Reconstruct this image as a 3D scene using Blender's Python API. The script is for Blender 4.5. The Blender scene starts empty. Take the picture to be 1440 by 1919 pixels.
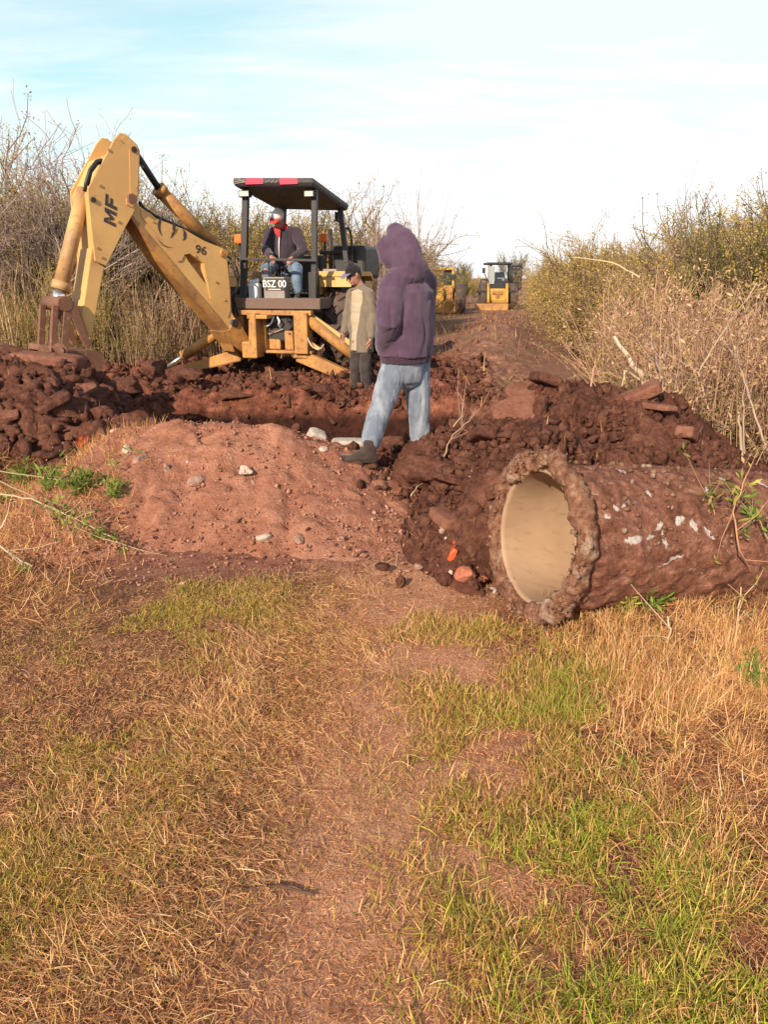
import bpy, bmesh, math, random
import numpy as np
from mathutils import Vector, Matrix, geometry
random.seed(11)
RNG = np.random.default_rng(11)
SC = bpy.context.scene
COL = SC.collection
R = math.radians

# ---------------------------------------------------------------- camera numbers (used to survey the place from the photo)
PITCH = R(17.6); FPX = 1386.0; CAMZ = 1.5
cp_, sp_ = math.cos(PITCH), math.sin(PITCH)
def ray(px, py):
    u = (px - 720.0) / FPX; v = (959.5 - py) / FPX
    return Vector((u, cp_ + v * sp_, -sp_ + v * cp_))
EYE = Vector((0, 0, CAMZ))
def P(px, py, Y):
    d = ray(px, py)
    return EYE + d * (Y / d.y)
def PZ(px, py, Z):
    d = ray(px, py)
    return EYE + d * ((Z - CAMZ) / d.z)

# ---------------------------------------------------------------- noise
def _hash(ix, iy, iz, seed):
    h = (ix.astype(np.int64) * 374761393 + iy.astype(np.int64) * 668265263 + iz.astype(np.int64) * 2147483647 + seed * 1274126177) & 0xFFFFFFFF
    h = ((h ^ (h >> 13)) * 1274126177) & 0xFFFFFFFF
    h = ((h ^ (h >> 16)) * 2246822519) & 0xFFFFFFFF
    return ((h ^ (h >> 15)) & 0xFFFFFF) / float(0xFFFFFF)
def vnoise(x, y, z=None, seed=0):
    x = np.asarray(x, float); y = np.asarray(y, float)
    z = np.zeros_like(x) if z is None else np.asarray(z, float)
    x0, y0, z0 = np.floor(x), np.floor(y), np.floor(z)
    fx, fy, fz = x - x0, y - y0, z - z0
    fx = fx * fx * (3 - 2 * fx); fy = fy * fy * (3 - 2 * fy); fz = fz * fz * (3 - 2 * fz)
    r = 0
    for dz in (0, 1):
        if dz == 1 and not np.any(fz): continue
        wz = fz if dz else 1 - fz
        for dy in (0, 1):
            wy = fy if dy else 1 - fy
            for dx in (0, 1):
                wx = fx if dx else 1 - fx
                r = r + wx * wy * wz * _hash(x0 + dx, y0 + dy, z0 + dz, seed)
    return r * 2 - 1
def fbm(x, y, z=None, oct=4, seed=0, gain=.5):
    a, s, r = 1.0, 0.0, 0
    f = 1.0
    for i in range(oct):
        r = r + a * vnoise(np.asarray(x) * f, np.asarray(y) * f, None if z is None else np.asarray(z) * f, seed + i * 17)
        s += a; a *= gain; f *= 2.03
    return r / s
def ridged(x, y, oct=4, seed=0):
    a, s, r, f = 1.0, 0.0, 0, 1.0
    for i in range(oct):
        r = r + a * (1 - np.abs(vnoise(np.asarray(x) * f, np.asarray(y) * f, None, seed + i * 13)) * 2)
        s += a; a *= .55; f *= 2.1
    return r / s
def facet(x, y, scale, seed=0):
    """sheared clod faces: every cell is its own tilted flat"""
    x = np.asarray(x, float) * scale; y = np.asarray(y, float) * scale
    x0, y0 = np.floor(x), np.floor(y); z = np.zeros_like(x0)
    b1 = np.full(x.shape, 9.0); b2 = np.full(x.shape, 9.0); h = np.zeros(x.shape)
    for dy in (-1, 0, 1):
        for dx in (-1, 0, 1):
            cx, cy = x0 + dx, y0 + dy
            px = cx + .1 + .8 * _hash(cx, cy, z, seed); py = cy + .1 + .8 * _hash(cx, cy, z + 1, seed)
            d = (x - px) ** 2 + (y - py) ** 2
            hh = _hash(cx, cy, z + 2, seed) - .5 + (x - px) * (_hash(cx, cy, z + 3, seed) - .5) * 1.5 + (y - py) * (_hash(cx, cy, z + 4, seed) - .35) * 1.5
            n = d < b1
            b2 = np.where(n, b1, np.minimum(b2, d)); h = np.where(n, hh, h); b1 = np.where(n, d, b1)
    return h - .35 * (1 - np.clip((np.sqrt(b2) - np.sqrt(b1)) / .14, 0, 1))
def sstep(a, b, x):
    t = np.clip((np.asarray(x, float) - a) / (b - a), 0, 1)
    return t * t * (3 - 2 * t)
def gauss(x): return np.exp(-np.asarray(x, float) ** 2)

# ---------------------------------------------------------------- objects
def link(o, parent=None):
    COL.objects.link(o)
    if parent is not None: o.parent = parent
    return o
def tag(o, label=None, cat=None, group=None, kind=None):
    if label: o['label'] = label
    if cat: o['category'] = cat
    if group: o['group'] = group
    if kind: o['kind'] = kind
    return o
def empty(name, loc=(0, 0, 0), rz=0.0, label=None, cat=None, group=None):
    o = bpy.data.objects.new(name, None); COL.objects.link(o)
    o.empty_display_size = .1
    o.location = loc; o.rotation_euler = (0, 0, rz)
    return tag(o, label, cat, group)
def copy_tree(o, parent=None):
    c = o.copy(); COL.objects.link(c); c.parent = parent
    for ch in [x for x in o.children]: copy_tree(ch, c)
    return c
def np_mesh(name, V, F, mats=None, smooth=False, col=None):
    """V (n,3); F list of index arrays (m,k). col: per-vertex colour (n,3)."""
    me = bpy.data.meshes.new(name)
    V = np.ascontiguousarray(V, dtype=np.float32)
    if not isinstance(F, (list, tuple)): F = [F]
    F = [np.asarray(f, dtype=np.int32) for f in F if len(f)]
    me.vertices.add(len(V)); me.vertices.foreach_set('co', V.ravel())
    nl = sum(f.size for f in F); npol = sum(len(f) for f in F)
    me.loops.add(nl); me.polygons.add(npol)
    me.loops.foreach_set('vertex_index', np.concatenate([f.ravel() for f in F]))
    tot = np.concatenate([np.full(len(f), f.shape[1], np.int32) for f in F])
    st = np.concatenate([[0], np.cumsum(tot)[:-1]]).astype(np.int32)
    me.polygons.foreach_set('loop_start', st)
    try: me.polygons.foreach_set('loop_total', tot)
    except Exception: pass
    if smooth: me.polygons.foreach_set('use_smooth', np.ones(npol, bool))
    me.update(calc_edges=True); me.validate()
    if col is not None:
        a = me.color_attributes.new('tone', 'FLOAT_COLOR', 'POINT')
        c4 = np.ones((len(V), 4), np.float32); c4[:, :3] = col
        a.data.foreach_set('color', c4.ravel())
    for m in (mats if isinstance(mats, (list, tuple)) else [mats] if mats else []): me.materials.append(m)
    return me
def np_obj(name, V, F, mats=None, parent=None, smooth=False, col=None, loc=None):
    o = bpy.data.objects.new(name, np_mesh(name, V, F, mats, smooth, col))
    link(o, parent)
    if loc is not None: o.location = loc
    return o

class MB:
    """bmesh collector: builds ONE mesh object from several joined shapes"""
    def __init__(self): self.bm = bmesh.new()
    def _xf(self, vs, M):
        if M is not None: bmesh.ops.transform(self.bm, matrix=M, verts=vs)
        return vs
    def box(self, c, s, M=None, bev=0.0, rot=None):
        r = bmesh.ops.create_cube(self.bm, size=1.0); vs = r['verts']
        m = Matrix.Translation(c) @ (rot.to_4x4() if rot is not None else Matrix.Identity(4)) @ Matrix.Diagonal((*s, 1))
        bmesh.ops.transform(self.bm, matrix=m, verts=vs)
        if bev > 0:
            es = list({e for v in vs for e in v.link_edges})
            rb = bmesh.ops.bevel(self.bm, geom=es, offset=bev, segments=2, profile=.5, affect='EDGES')
            vs = list({v for f in rb['faces'] for v in f.verts} | {v for v in vs if v.is_valid})
        return self._xf(vs, M)
    def tube(self, pts, rad, k=8, M=None, cap=True, flat=1.0):
        pts = [Vector(p) for p in pts]; n = len(pts)
        if not isinstance(rad, (list, tuple)): rad = [rad] * n
        rings = []; up = None
        for i, p in enumerate(pts):
            t = (pts[min(i + 1, n - 1)] - pts[max(i - 1, 0)])
            t = t.normalized() if t.length > 1e-9 else Vector((0, 0, 1))
            if up is None:
                up = Vector((0, 0, 1)) if abs(t.z) < .9 else Vector((1, 0, 0))
            a = t.cross(up)
            if a.length < 1e-6: a = t.cross(Vector((0, 1, 0)))
            a.normalize(); b = a.cross(t).normalized(); up = b
            rings.append([self.bm.verts.new(p + a * (math.cos(2 * math.pi * j / k) * rad[i]) + b * (math.sin(2 * math.pi * j / k) * rad[i] * flat)) for j in range(k)])
        for i in range(n - 1):
            for j in range(k):
                f = self.bm.faces.new((rings[i][j], rings[i][(j + 1) % k], rings[i + 1][(j + 1) % k], rings[i + 1][j])); f.smooth = True
        if cap:
            self.bm.faces.new(list(reversed(rings[0]))); self.bm.faces.new(rings[-1])
        return self._xf([v for r in rings for v in r], M)
    def cyl(self, a, b, r, k=16, M=None, r2=None):
        return self.tube([a, b], [r, r if r2 is None else r2], k, M)
    def prism(self, poly, w0, w1, M=None, holes=(), bev=0.0):
        """polygon in (s,z), thickness along third axis w; M maps (s,z,w) to parent space"""
        loops = [poly] + list(holes)
        flat = [Vector((p[0], p[1], 0)) for l in loops for p in l]
        tris = geometry.tessellate_polygon([[Vector((p[0], p[1], 0)) for p in l] for l in loops])
        lo = [self.bm.verts.new((p.x, p.y, w0)) for p in flat]; hi = [self.bm.verts.new((p.x, p.y, w1)) for p in flat]
        if not holes:
            try:
                self.bm.faces.new(lo); self.bm.faces.new(hi)
            except ValueError: pass
        else:
            for t in tris:
                self.bm.faces.new([lo[i] for i in t]); self.bm.faces.new([hi[i] for i in reversed(t)])
        k = 0; sidef = []
        for l in loops:
            n = len(l)
            for i in range(n):
                a, b = k + i, k + (i + 1) % n
                sidef.append(self.bm.faces.new((lo[a], lo[b], hi[b], hi[a])))
            k += n
        vs = lo + hi
        fs = list({f for v in vs for f in v.link_faces})
        bmesh.ops.recalc_face_normals(self.bm, faces=fs)
        if bev > 0 and not holes:
            es = [e for e in {e for v in vs for e in v.link_edges} if len(e.link_faces) == 2 and e.calc_face_angle(0) > .5]
            rb = bmesh.ops.bevel(self.bm, geom=es, offset=bev, segments=2, profile=.5, affect='EDGES')
            vs = list({v for f in rb['faces'] for v in f.verts} | {v for v in vs if v.is_valid})
        return self._xf(vs, M)
    def quadstrip(self, A, B, M=None):
        va = [self.bm.verts.new(p) for p in A]; vb = [self.bm.verts.new(p) for p in B]
        for i in range(len(va) - 1): self.bm.faces.new((va[i], va[i + 1], vb[i + 1], vb[i]))
        return self._xf(va + vb, M)
    def ball(self, c, r, M=None, seg=12, scale=(1, 1, 1)):
        q = bmesh.ops.create_uvsphere(self.bm, u_segments=seg, v_segments=max(6, seg // 2), radius=r); vs = q['verts']
        bmesh.ops.transform(self.bm, matrix=Matrix.Translation(c) @ Matrix.Diagonal((*scale, 1)), verts=vs)
        for v in vs:
            for f in v.link_faces: f.smooth = True
        return self._xf(vs, M)
    def build(self, name, mat, parent=None, loc=None, smooth=False, M=None):
        if M is not None: bmesh.ops.transform(self.bm, matrix=M, verts=self.bm.verts[:])
        me = bpy.data.meshes.new(name); self.bm.normal_update(); self.bm.to_mesh(me); self.bm.free()
        if smooth:
            for p in me.polygons: p.use_smooth = True
        for m in (mat if isinstance(mat, (list, tuple)) else [mat]): me.materials.append(m)
        o = bpy.data.objects.new(name, me); link(o, parent)
        if loc is not None: o.location = loc
        return o

_tubev = {}
def tubes_np(branches, k=3):
    """branches: list of (pts(n,3), rad(n)) -> V, F(quads)"""
    Vs, Fs, base = [], [], 0
    ang = np.arange(k) * 2 * math.pi / k
    for pts, rad in branches:
        pts = np.asarray(pts, float); n = len(pts)
        t = np.gradient(pts, axis=0); t /= np.linalg.norm(t, axis=1, keepdims=True) + 1e-9
        ref = np.where(np.abs(t[:, 2:3]) > .9, np.array([[1., 0, 0]]), np.array([[0, 0, 1.]]))
        ref = np.repeat(ref[:1], n, 0)
        a = np.cross(t, ref); a /= np.linalg.norm(a, axis=1, keepdims=True) + 1e-9
        b = np.cross(a, t)
        ring = pts[:, None, :] + np.asarray(rad)[:, None, None] * (a[:, None, :] * np.cos(ang)[None, :, None] + b[:, None, :] * np.sin(ang)[None, :, None])
        Vs.append(ring.reshape(-1, 3))
        i = np.arange(n - 1)[:, None] * k; j = np.arange(k)[None, :]; j2 = (j + 1) % k
        f = np.stack([i + j, i + j2, i + k + j2, i + k + j], -1).reshape(-1, 4) + base
        Fs.append(f); base += n * k
    return np.concatenate(Vs), np.concatenate(Fs)
def leaves_np(pos, size, rng, aspect=.5, upbias=0.0, dirs=None):
    """diamond-ish leaf quads, folded slightly"""
    n = len(pos)
    d = rng.normal(size=(n, 3)) if dirs is None else dirs + rng.normal(size=(n, 3)) * .5
    d[:, 2] += upbias
    d /= np.linalg.norm(d, axis=1, keepdims=True) + 1e-9
    q = rng.normal(size=(n, 3)); s = np.cross(d, q); s /= np.linalg.norm(s, axis=1, keepdims=True) + 1e-9
    L = size[:, None]
    p0 = pos; p1 = pos + d * L * .5 + s * L * aspect * .5; p2 = pos + d * L; p3 = pos + d * L * .5 - s * L * aspect * .5
    V = np.stack([p0, p1, p2, p3], 1).reshape(-1, 3)
    F = np.arange(n * 4).reshape(-1, 4)
    return V, F
def blades_np(base, az, length, lean, width, curl, rng):
    """grass blades: 3 segments. lean: initial angle from vertical, curl: extra angle gained to the tip"""
    n = len(base); lev = 4
    V = np.zeros((n, lev, 2, 3)); p = base.copy()
    h = np.stack([np.cos(az), np.sin(az), np.zeros(n)], 1); side = np.stack([-np.sin(az), np.cos(az), np.zeros(n)], 1)
    tw = rng.normal(size=n) * .6
    for i in range(lev):
        w = width * (1, .95, .7, .12)[i] * .5
        sv = side * np.cos(tw)[:, None] + np.array([0, 0, 1.])[None] * (np.sin(tw)[:, None])
        V[:, i, 0] = p - sv * w[:, None]; V[:, i, 1] = p + sv * w[:, None]
        a = lean + curl * (i + .5) / 3
        p = p + (h * np.sin(a)[:, None] + np.array([0, 0, 1.])[None] * np.cos(a)[:, None]) * (length / 3)[:, None]
    V = V.reshape(-1, 3)
    b = (np.arange(n) * lev * 2)[:, None]
    F = np.concatenate([b + np.array([[2 * i, 2 * i + 1, 2 * i + 3, 2 * i + 2]]) for i in range(3)])
    return V, F

# ---------------------------------------------------------------- materials
def new_mat(name):
    m = bpy.data.materials.new(name); m.use_nodes = True
    nt = m.node_tree; nt.nodes.clear()
    out = nt.nodes.new('ShaderNodeOutputMaterial'); b = nt.nodes.new('ShaderNodeBsdfPrincipled')
    nt.links.new(b.outputs[0], out.inputs[0])
    return m, nt, b, out
def N(nt, typ, **kw):
    n = nt.nodes.new(typ)
    for k, v in kw.items():
        if k in n.inputs: n.inputs[k].default_value = v
        else: setattr(n, k, v)
    return n
def ramp(nt, fac, stops):
    r = nt.nodes.new('ShaderNodeValToRGB')
    e = r.color_ramp.elements
    while len(e) < len(stops): e.new(.5)
    for i, (p, c) in enumerate(stops):
        e[i].position = p; e[i].color = (*c, 1) if len(c) == 3 else c
    nt.links.new(fac, r.inputs[0]); return r.outputs[0]
def coords(nt, mode='Object', scale=None):
    if mode == 'World':
        g = nt.nodes.new('ShaderNodeNewGeometry'); s = g.outputs['Position']
    else:
        g = nt.nodes.new('ShaderNodeTexCoord'); s = g.outputs[mode]
    if scale:
        mp = nt.nodes.new('ShaderNodeMapping'); mp.inputs['Scale'].default_value = scale
        nt.links.new(s, mp.inputs[0]); s = mp.outputs[0]
    return s
def noise(nt, co, scale, detail=6, rough=.6, dist=0.0):
    n = N(nt, 'ShaderNodeTexNoise', Scale=scale, Detail=detail, Roughness=rough, Distortion=dist)
    nt.links.new(co, n.inputs['Vector']); return n.outputs['Fac']
def mixc(nt, fac, a, b, blend='MIX'):
    m = nt.nodes.new('ShaderNodeMix'); m.data_type = 'RGBA'; m.blend_type = blend
    for s, v in ((m.inputs[0], fac), (m.inputs[6], a), (m.inputs[7], b)):
        if hasattr(v, 'is_linked'): nt.links.new(v, s)
        elif isinstance(v, (int, float)): s.default_value = v
        else: s.default_value = (*v, 1)
    return m.outputs[2]
def bump(nt, b, h, strength=.5, dist=.02):
    bp = N(nt, 'ShaderNodeBump', Strength=strength, Distance=dist)
    nt.links.new(h, bp.inputs['Height']); nt.links.new(bp.outputs[0], b.inputs['Normal'])
def paint_mat(name, base, wear=(.12, .06, .03), wear_amt=.25, rough=.45, dirt=(.13, .06, .035), dirt_amt=.4, metallic=0.0, scale=3.0):
    """painted metal: tone variation, rust chips, dust clouds"""
    m, nt, b, out = new_mat(name)
    co = coords(nt, 'World')
    n1 = noise(nt, co, scale, 6, .65); n2 = noise(nt, co, scale * 6, 8, .7); n3 = noise(nt, co, scale * 22, 4, .6)
    c = mixc(nt, n1, tuple(x * .86 for x in base), tuple(min(1, x * 1.1) for x in base))
    dm = ramp(nt, n1, [(.5 - .25 * dirt_amt, (1, 1, 1)), (.62, (0, 0, 0))])
    dm2 = mixc(nt, 1.0, dm, (dirt_amt,) * 3, 'MULTIPLY')
    c = mixc(nt, dm2, c, dirt)
    wm = ramp(nt, n2, [(.65 - .2 * wear_amt, (0, 0, 0)), (.80 - .2 * wear_amt, (.9, .9, .9))])
    c = mixc(nt, wm, c, wear)
    nt.links.new(c, b.inputs['Base Color'])
    rr = ramp(nt, n2, [(.3, (rough - .08,) * 3), (.7, (min(1, rough + .25),) * 3)])
    nt.links.new(rr, b.inputs['Roughness']); b.inputs['Metallic'].default_value = metallic
    bump(nt, b, n3, .12, .004)
    return m
def plain_mat(name, base, rough=.5, metallic=0.0, var=.15, scale=20, bmp=.1, coord='Object', trans=0.0):
    m, nt, b, out = new_mat(name)
    co = coords(nt, coord); n1 = noise(nt, co, scale, 5, .6)
    c = mixc(nt, n1, tuple(x * (1 - var) for x in base), tuple(min(1, x * (1 + var)) for x in base))
    nt.links.new(c, b.inputs['Base Color']); b.inputs['Roughness'].default_value = rough; b.inputs['Metallic'].default_value = metallic
    if bmp: bump(nt, b, n1, bmp, .004)
    return m
def soil_mat(name, dark, mid, light, pebble=None, peb_amt=.3, scale=6.0, bstr=.8, coord='World', dust=None):
    m, nt, b, out = new_mat(name)
    co = coords(nt, coord)
    n1 = noise(nt, co, scale * .35, 5, .6); n2 = noise(nt, co, scale * 2.2, 10, .72); n3 = noise(nt, co, scale * 9, 6, .7)
    f = N(nt, 'ShaderNodeMath', operation='MULTIPLY_ADD'); nt.links.new(n2, f.inputs[0]); f.inputs[1].default_value = .75
    g = N(nt, 'ShaderNodeMath', operation='MULTIPLY'); nt.links.new(n1, g.inputs[0]); g.inputs[1].default_value = .4
    nt.links.new(g.outputs[0], f.inputs[2])
    c = ramp(nt, f.outputs[0], [(.36, dark), (.55, mid), (.78, light)])
    h = n2
    if pebble:
        v = N(nt, 'ShaderNodeTexVoronoi', Scale=scale * 9); nt.links.new(co, v.inputs['Vector'])
        pm = ramp(nt, v.outputs['Distance'], [(.16, (1, 1, 1)), (.26, (0, 0, 0))])
        sel = ramp(nt, v.outputs['Color'], [(1 - peb_amt, (0, 0, 0)), (1 - peb_amt + .02, (1, 1, 1))])
        pf = mixc(nt, 1.0, pm, sel, 'MULTIPLY')
        c = mixc(nt, pf, c, pebble)
    nt.links.new(c, b.inputs['Base Color']); b.inputs['Roughness'].default_value = .95
    b.inputs['Specular IOR Level'].default_value = .15
    hh = N(nt, 'ShaderNodeMath', operation='ADD'); nt.links.new(n2, hh.inputs[0]); nt.links.new(n3, hh.inputs[1])
    bump(nt, b, hh.outputs[0], bstr, .025)
    return m
def tone_mat(name, rough=.8, translucent=.25, rand=.25, spec=.2):
    """colour comes from the plant's own per-blade tone; a little random per object"""
    m, nt, b, out = new_mat(name)
    a = N(nt, 'ShaderNodeAttribute', attribute_name='tone')
    oi = nt.nodes.new('ShaderNodeObjectInfo')
    mr = N(nt, 'ShaderNodeMapRange'); nt.links.new(oi.outputs['Random'], mr.inputs[0])
    mr.inputs[3].default_value = 1 - rand; mr.inputs[4].default_value = 1 + rand
    vm = N(nt, 'ShaderNodeVectorMath', operation='SCALE'); nt.links.new(a.outputs['Color'], vm.inputs[0]); nt.links.new(mr.outputs[0], vm.inputs[3])
    nt.links.new(vm.outputs[0], b.inputs['Base Color']); b.inputs['Roughness'].default_value = rough
    b.inputs['Specular IOR Level'].default_value = spec
    if translucent > 0:
        t = nt.nodes.new('ShaderNodeBsdfTranslucent'); nt.links.new(vm.outputs[0], t.inputs[0])
        mx = nt.nodes.new('ShaderNodeMixShader'); mx.inputs[0].default_value = translucent
        nt.links.new(b.outputs[0], mx.inputs[1]); nt.links.new(t.outputs[0], mx.inputs[2]); nt.links.new(mx.outputs[0], out.inputs[0])
    return m
# ================================================================ camera, light, sky
cam = bpy.data.cameras.new('camera'); camo = bpy.data.objects.new('camera', cam); COL.objects.link(camo)
camo.location = EYE; camo.rotation_euler = (math.pi / 2 - PITCH, 0, 0)
cam.sensor_fit = 'VERTICAL'; cam.sensor_height = 36; cam.lens = 36 * FPX / 1919.0
cam.clip_start = .05; cam.clip_end = 3000
SC.camera = camo
SC.view_settings.view_transform = 'Standard'; SC.view_settings.look = 'None'
SC.view_settings.gamma = 1; SC.view_settings.exposure = 0.5
SC.cycles.use_denoising = True; SC.cycles.max_bounces = 6; SC.cycles.transparent_max_bounces = 6

TOSUN_AZ = math.atan2(-.46, -.89); SUN_EL = R(27)
ts = Vector((math.sin(TOSUN_AZ) * math.cos(SUN_EL), math.cos(TOSUN_AZ) * math.cos(SUN_EL), math.sin(SUN_EL)))
sun = bpy.data.lights.new('sun', 'SUN'); sun.energy = 5.0; sun.angle = R(.6); sun.color = (1, .82, .62)
suno = bpy.data.objects.new('sun', sun); COL.objects.link(suno)
suno.rotation_euler = ts.to_track_quat('Z', 'Y').to_euler(); suno.location = (-20, -25, 20)

w = bpy.data.worlds.new('World'); SC.world = w; w.use_nodes = True
nt = w.node_tree; nt.nodes.clear()
wo = nt.nodes.new('ShaderNodeOutputWorld'); bg = nt.nodes.new('ShaderNodeBackground'); bg.inputs[1].default_value = .1
nt.links.new(bg.outputs[0], wo.inputs[0])
sky = nt.nodes.new('ShaderNodeTexSky'); sky.sky_type = 'NISHITA'; sky.sun_disc = False
sky.sun_elevation = SUN_EL; sky.sun_rotation = TOSUN_AZ % (2 * math.pi); sky.air_density = 1.0; sky.dust_density = .6; sky.ozone_density = 1.0
tc = nt.nodes.new('ShaderNodeTexCoord')
sep = nt.nodes.new('ShaderNodeSeparateXYZ'); nt.links.new(tc.outputs['Generated'], sep.inputs[0])
def mth(op, a, b=None):
    n = N(nt, 'ShaderNodeMath', operation=op)
    for i, v in enumerate((a, b)):
        if v is None: continue
        if hasattr(v, 'is_linked'): nt.links.new(v, n.inputs[i])
        else: n.inputs[i].default_value = v
    return n.outputs[0]
zc = mth('MAXIMUM', sep.outputs[2], 0.0)
den = mth('ADD', zc, .14)
cx_ = mth('DIVIDE', sep.outputs[0], den); cy_ = mth('DIVIDE', sep.outputs[1], den)
cmb = nt.nodes.new('ShaderNodeCombineXYZ'); nt.links.new(cx_, cmb.inputs[0]); nt.links.new(cy_, cmb.inputs[1])
mp = nt.nodes.new('ShaderNodeMapping'); mp.inputs['Scale'].default_value = (.42, 1.25, 1); mp.inputs['Rotation'].default_value = (0, 0, R(-7)); mp.inputs['Location'].default_value = (1.7, .35, 0)
nt.links.new(cmb.outputs[0], mp.inputs[0])
c1 = noise(nt, mp.outputs[0], 1.15, 8, .56, .35)
c2 = noise(nt, mp.outputs[0], 3.4, 6, .6, .6)
cl = mth('ADD', mth('MULTIPLY', c1, .8), mth('MULTIPLY', c2, .36))
# whiter to the right of the track and towards the horizon
bx = mth('MULTIPLY', mth('SUBTRACT', cx_, -.25), .34)
hz = mth('MULTIPLY', mth('SUBTRACT', .16, zc), 1.6)
top = mth('MULTIPLY', mth('SUBTRACT', zc, .22), 1.5)
cl = mth('ADD', cl, mth('MAXIMUM', bx, -.075)); cl = mth('ADD', cl, mth('MAXIMUM', hz, 0.0)); cl = mth('ADD', cl, mth('MAXIMUM', top, 0.0))
cm = ramp(nt, cl, [(.42, (.2, .2, .2)), (.64, (1, 1, 1))])
clear = mixc(nt, 1.0, sky.outputs[0], (1.08, 1.42, 1.14), 'MULTIPLY')
clear = mixc(nt, .35, clear, (5.4, 8.0, 8.6))
c3 = noise(nt, mp.outputs[0], 2.1, 7, .6, .8)
bright = mixc(nt, ramp(nt, mth('ADD', c3, mth('MULTIPLY', hz, .8)), [(.40, (0, 0, 0)), (.62, (1, 1, 1))]), (6.5, 7.2, 7.65), (8.3, 8.3, 8.3))
over = N(nt, 'ShaderNodeMapRange'); nt.links.new(zc, over.inputs[0]); over.inputs[1].default_value = .5; over.inputs[2].default_value = .85
skyc = mixc(nt, over.outputs[0], mixc(nt, cm, clear, bright), sky.outputs[0])   # clouds left out of the unseen sky overhead, to lower the fill light
nt.links.new(skyc, bg.inputs[0])

# ================================================================ terrain
def ridge_x(y): return 1.6 + .19 * (np.asarray(y, float) - 14)
def trench_mask(x, y):
    far = 9.1 + .25 * fbm(x * .8, y * 0 + 3.3, seed=5) ; near = 6.35 + .2 * fbm(x * .9, y * 0 + 9.1, seed=6)
    my = sstep(near - .25, near + .35, y) * (1 - sstep(far - .3, far + .06, y))
    mx = sstep(-3.0, -2.1, x) * (1 - sstep(.75, 1.25, x + .25 * fbm(y * 1.5, y * 0, seed=8)))
    return my * mx
def H(x, y):
    x = np.asarray(x, float); y = np.asarray(y, float)
    z = .03 * fbm(x * .6, y * .6, oct=3, seed=1) + .012 * fbm(x * 5, y * 5, oct=3, seed=2)
    trk = x - .02 - .12 * np.maximum(y - 3, 0)
    z = z - .025 * gauss(trk / .45) * (1 - sstep(4, 9, y)) + .02 * sstep(.5, 1.2, np.abs(x)) * (1 - sstep(3, 6, y))
    rough = sstep(8.4, 9.3, y) * (1 - sstep(12.2, 15, y)) * sstep(-9, -7, x) * (1 - sstep(1.2, 2.4, x - .1 * (y - 9)))
    z = z + rough * (.05 + .16 * ridged(x * .8, y * 1.1, 4, 21) + .06 * ridged(x * 2.7, y * 3.4, 5, 23) + .13 * facet(x, y, 1.9, 24) + .07 * facet(x, y, 4.6, 25))
    near = sstep(4.3, 5.4, y) * (1 - sstep(6.3, 7, y)) * (1 - sstep(1.2, 2.4, np.abs(x - .2)))
    z = z + near * (.05 + .07 * ridged(x * 2.1, y * 2.3, 4, 31))
    z = z - .95 * trench_mask(x, y) * (1 + .15 * fbm(x * 2, y * 2, seed=12))
    wr = gauss((x - ridge_x(y) - .3) / (.5 + .022 * y)) * sstep(11.5, 17, y) * (1 - sstep(25, 32, y))
    z = z + wr * (.28 + .2 * ridged(x * .9, y * .7, 4, 41) + .06 * ridged(x * 3, y * 3, 3, 43) + .08 * facet(x, y, 2.2, 44))
    z = z + .22 * sstep(2.2, 4.2, x - .19 * np.maximum(y - 4, 0)) * sstep(4, 6, y)
    z = z + .35 * sstep(70, 300, y)
    return z
def Hs(x, y): return float(H(np.array([x]), np.array([y]))[0])

ground_m, nt, b, out = new_mat('ground_earth')
co = coords(nt, 'World')
n1 = noise(nt, co, .9, 5, .6); n2 = noise(nt, co, 9, 9, .72); n3 = noise(nt, co, 55, 6, .7)
stretch = coords(nt, 'World', (38, 170, 60)); n4 = noise(nt, stretch, 1.0, 4, .6, .8)
c = ramp(nt, n2, [(.32, (.20, .08, .05)), (.5, (.46, .225, .145)), (.7, (.62, .365, .25))])
straw = mixc(nt, n4, (.34, .155, .09), (.62, .36, .205))
stm = ramp(nt, n1, [(.42, (.1, .1, .1)), (.62, (.75, .75, .75))])
c = mixc(nt, stm, c, straw)
# away from the trodden strip the soil colour is darkened as shade between blades
sp = nt.nodes.new('ShaderNodeSeparateXYZ'); nt.links.new(co, sp.inputs[0])
tx_ = N(nt, 'ShaderNodeMath', operation='MULTIPLY_ADD'); nt.links.new(n1, tx_.inputs[0]); tx_.inputs[1].default_value = .5; nt.links.new(sp.outputs[0], tx_.inputs[2])
ta_ = N(nt, 'ShaderNodeMath', operation='SUBTRACT'); nt.links.new(tx_.outputs[0], ta_.inputs[0]); ta_.inputs[1].default_value = .33
tb_ = N(nt, 'ShaderNodeMath', operation='ABSOLUTE'); nt.links.new(ta_.outputs[0], tb_.inputs[0])
tm_ = N(nt, 'ShaderNodeMapRange'); nt.links.new(tb_.outputs[0], tm_.inputs[0]); tm_.inputs[1].default_value = .25; tm_.inputs[2].default_value = .55
thatch_shade = ramp(nt, n2, [(.34, (.07, .032, .02)), (.52, (.17, .08, .048)), (.7, (.36, .19, .115))])
c = mixc(nt, tm_.outputs[0], c, thatch_shade)
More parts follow.
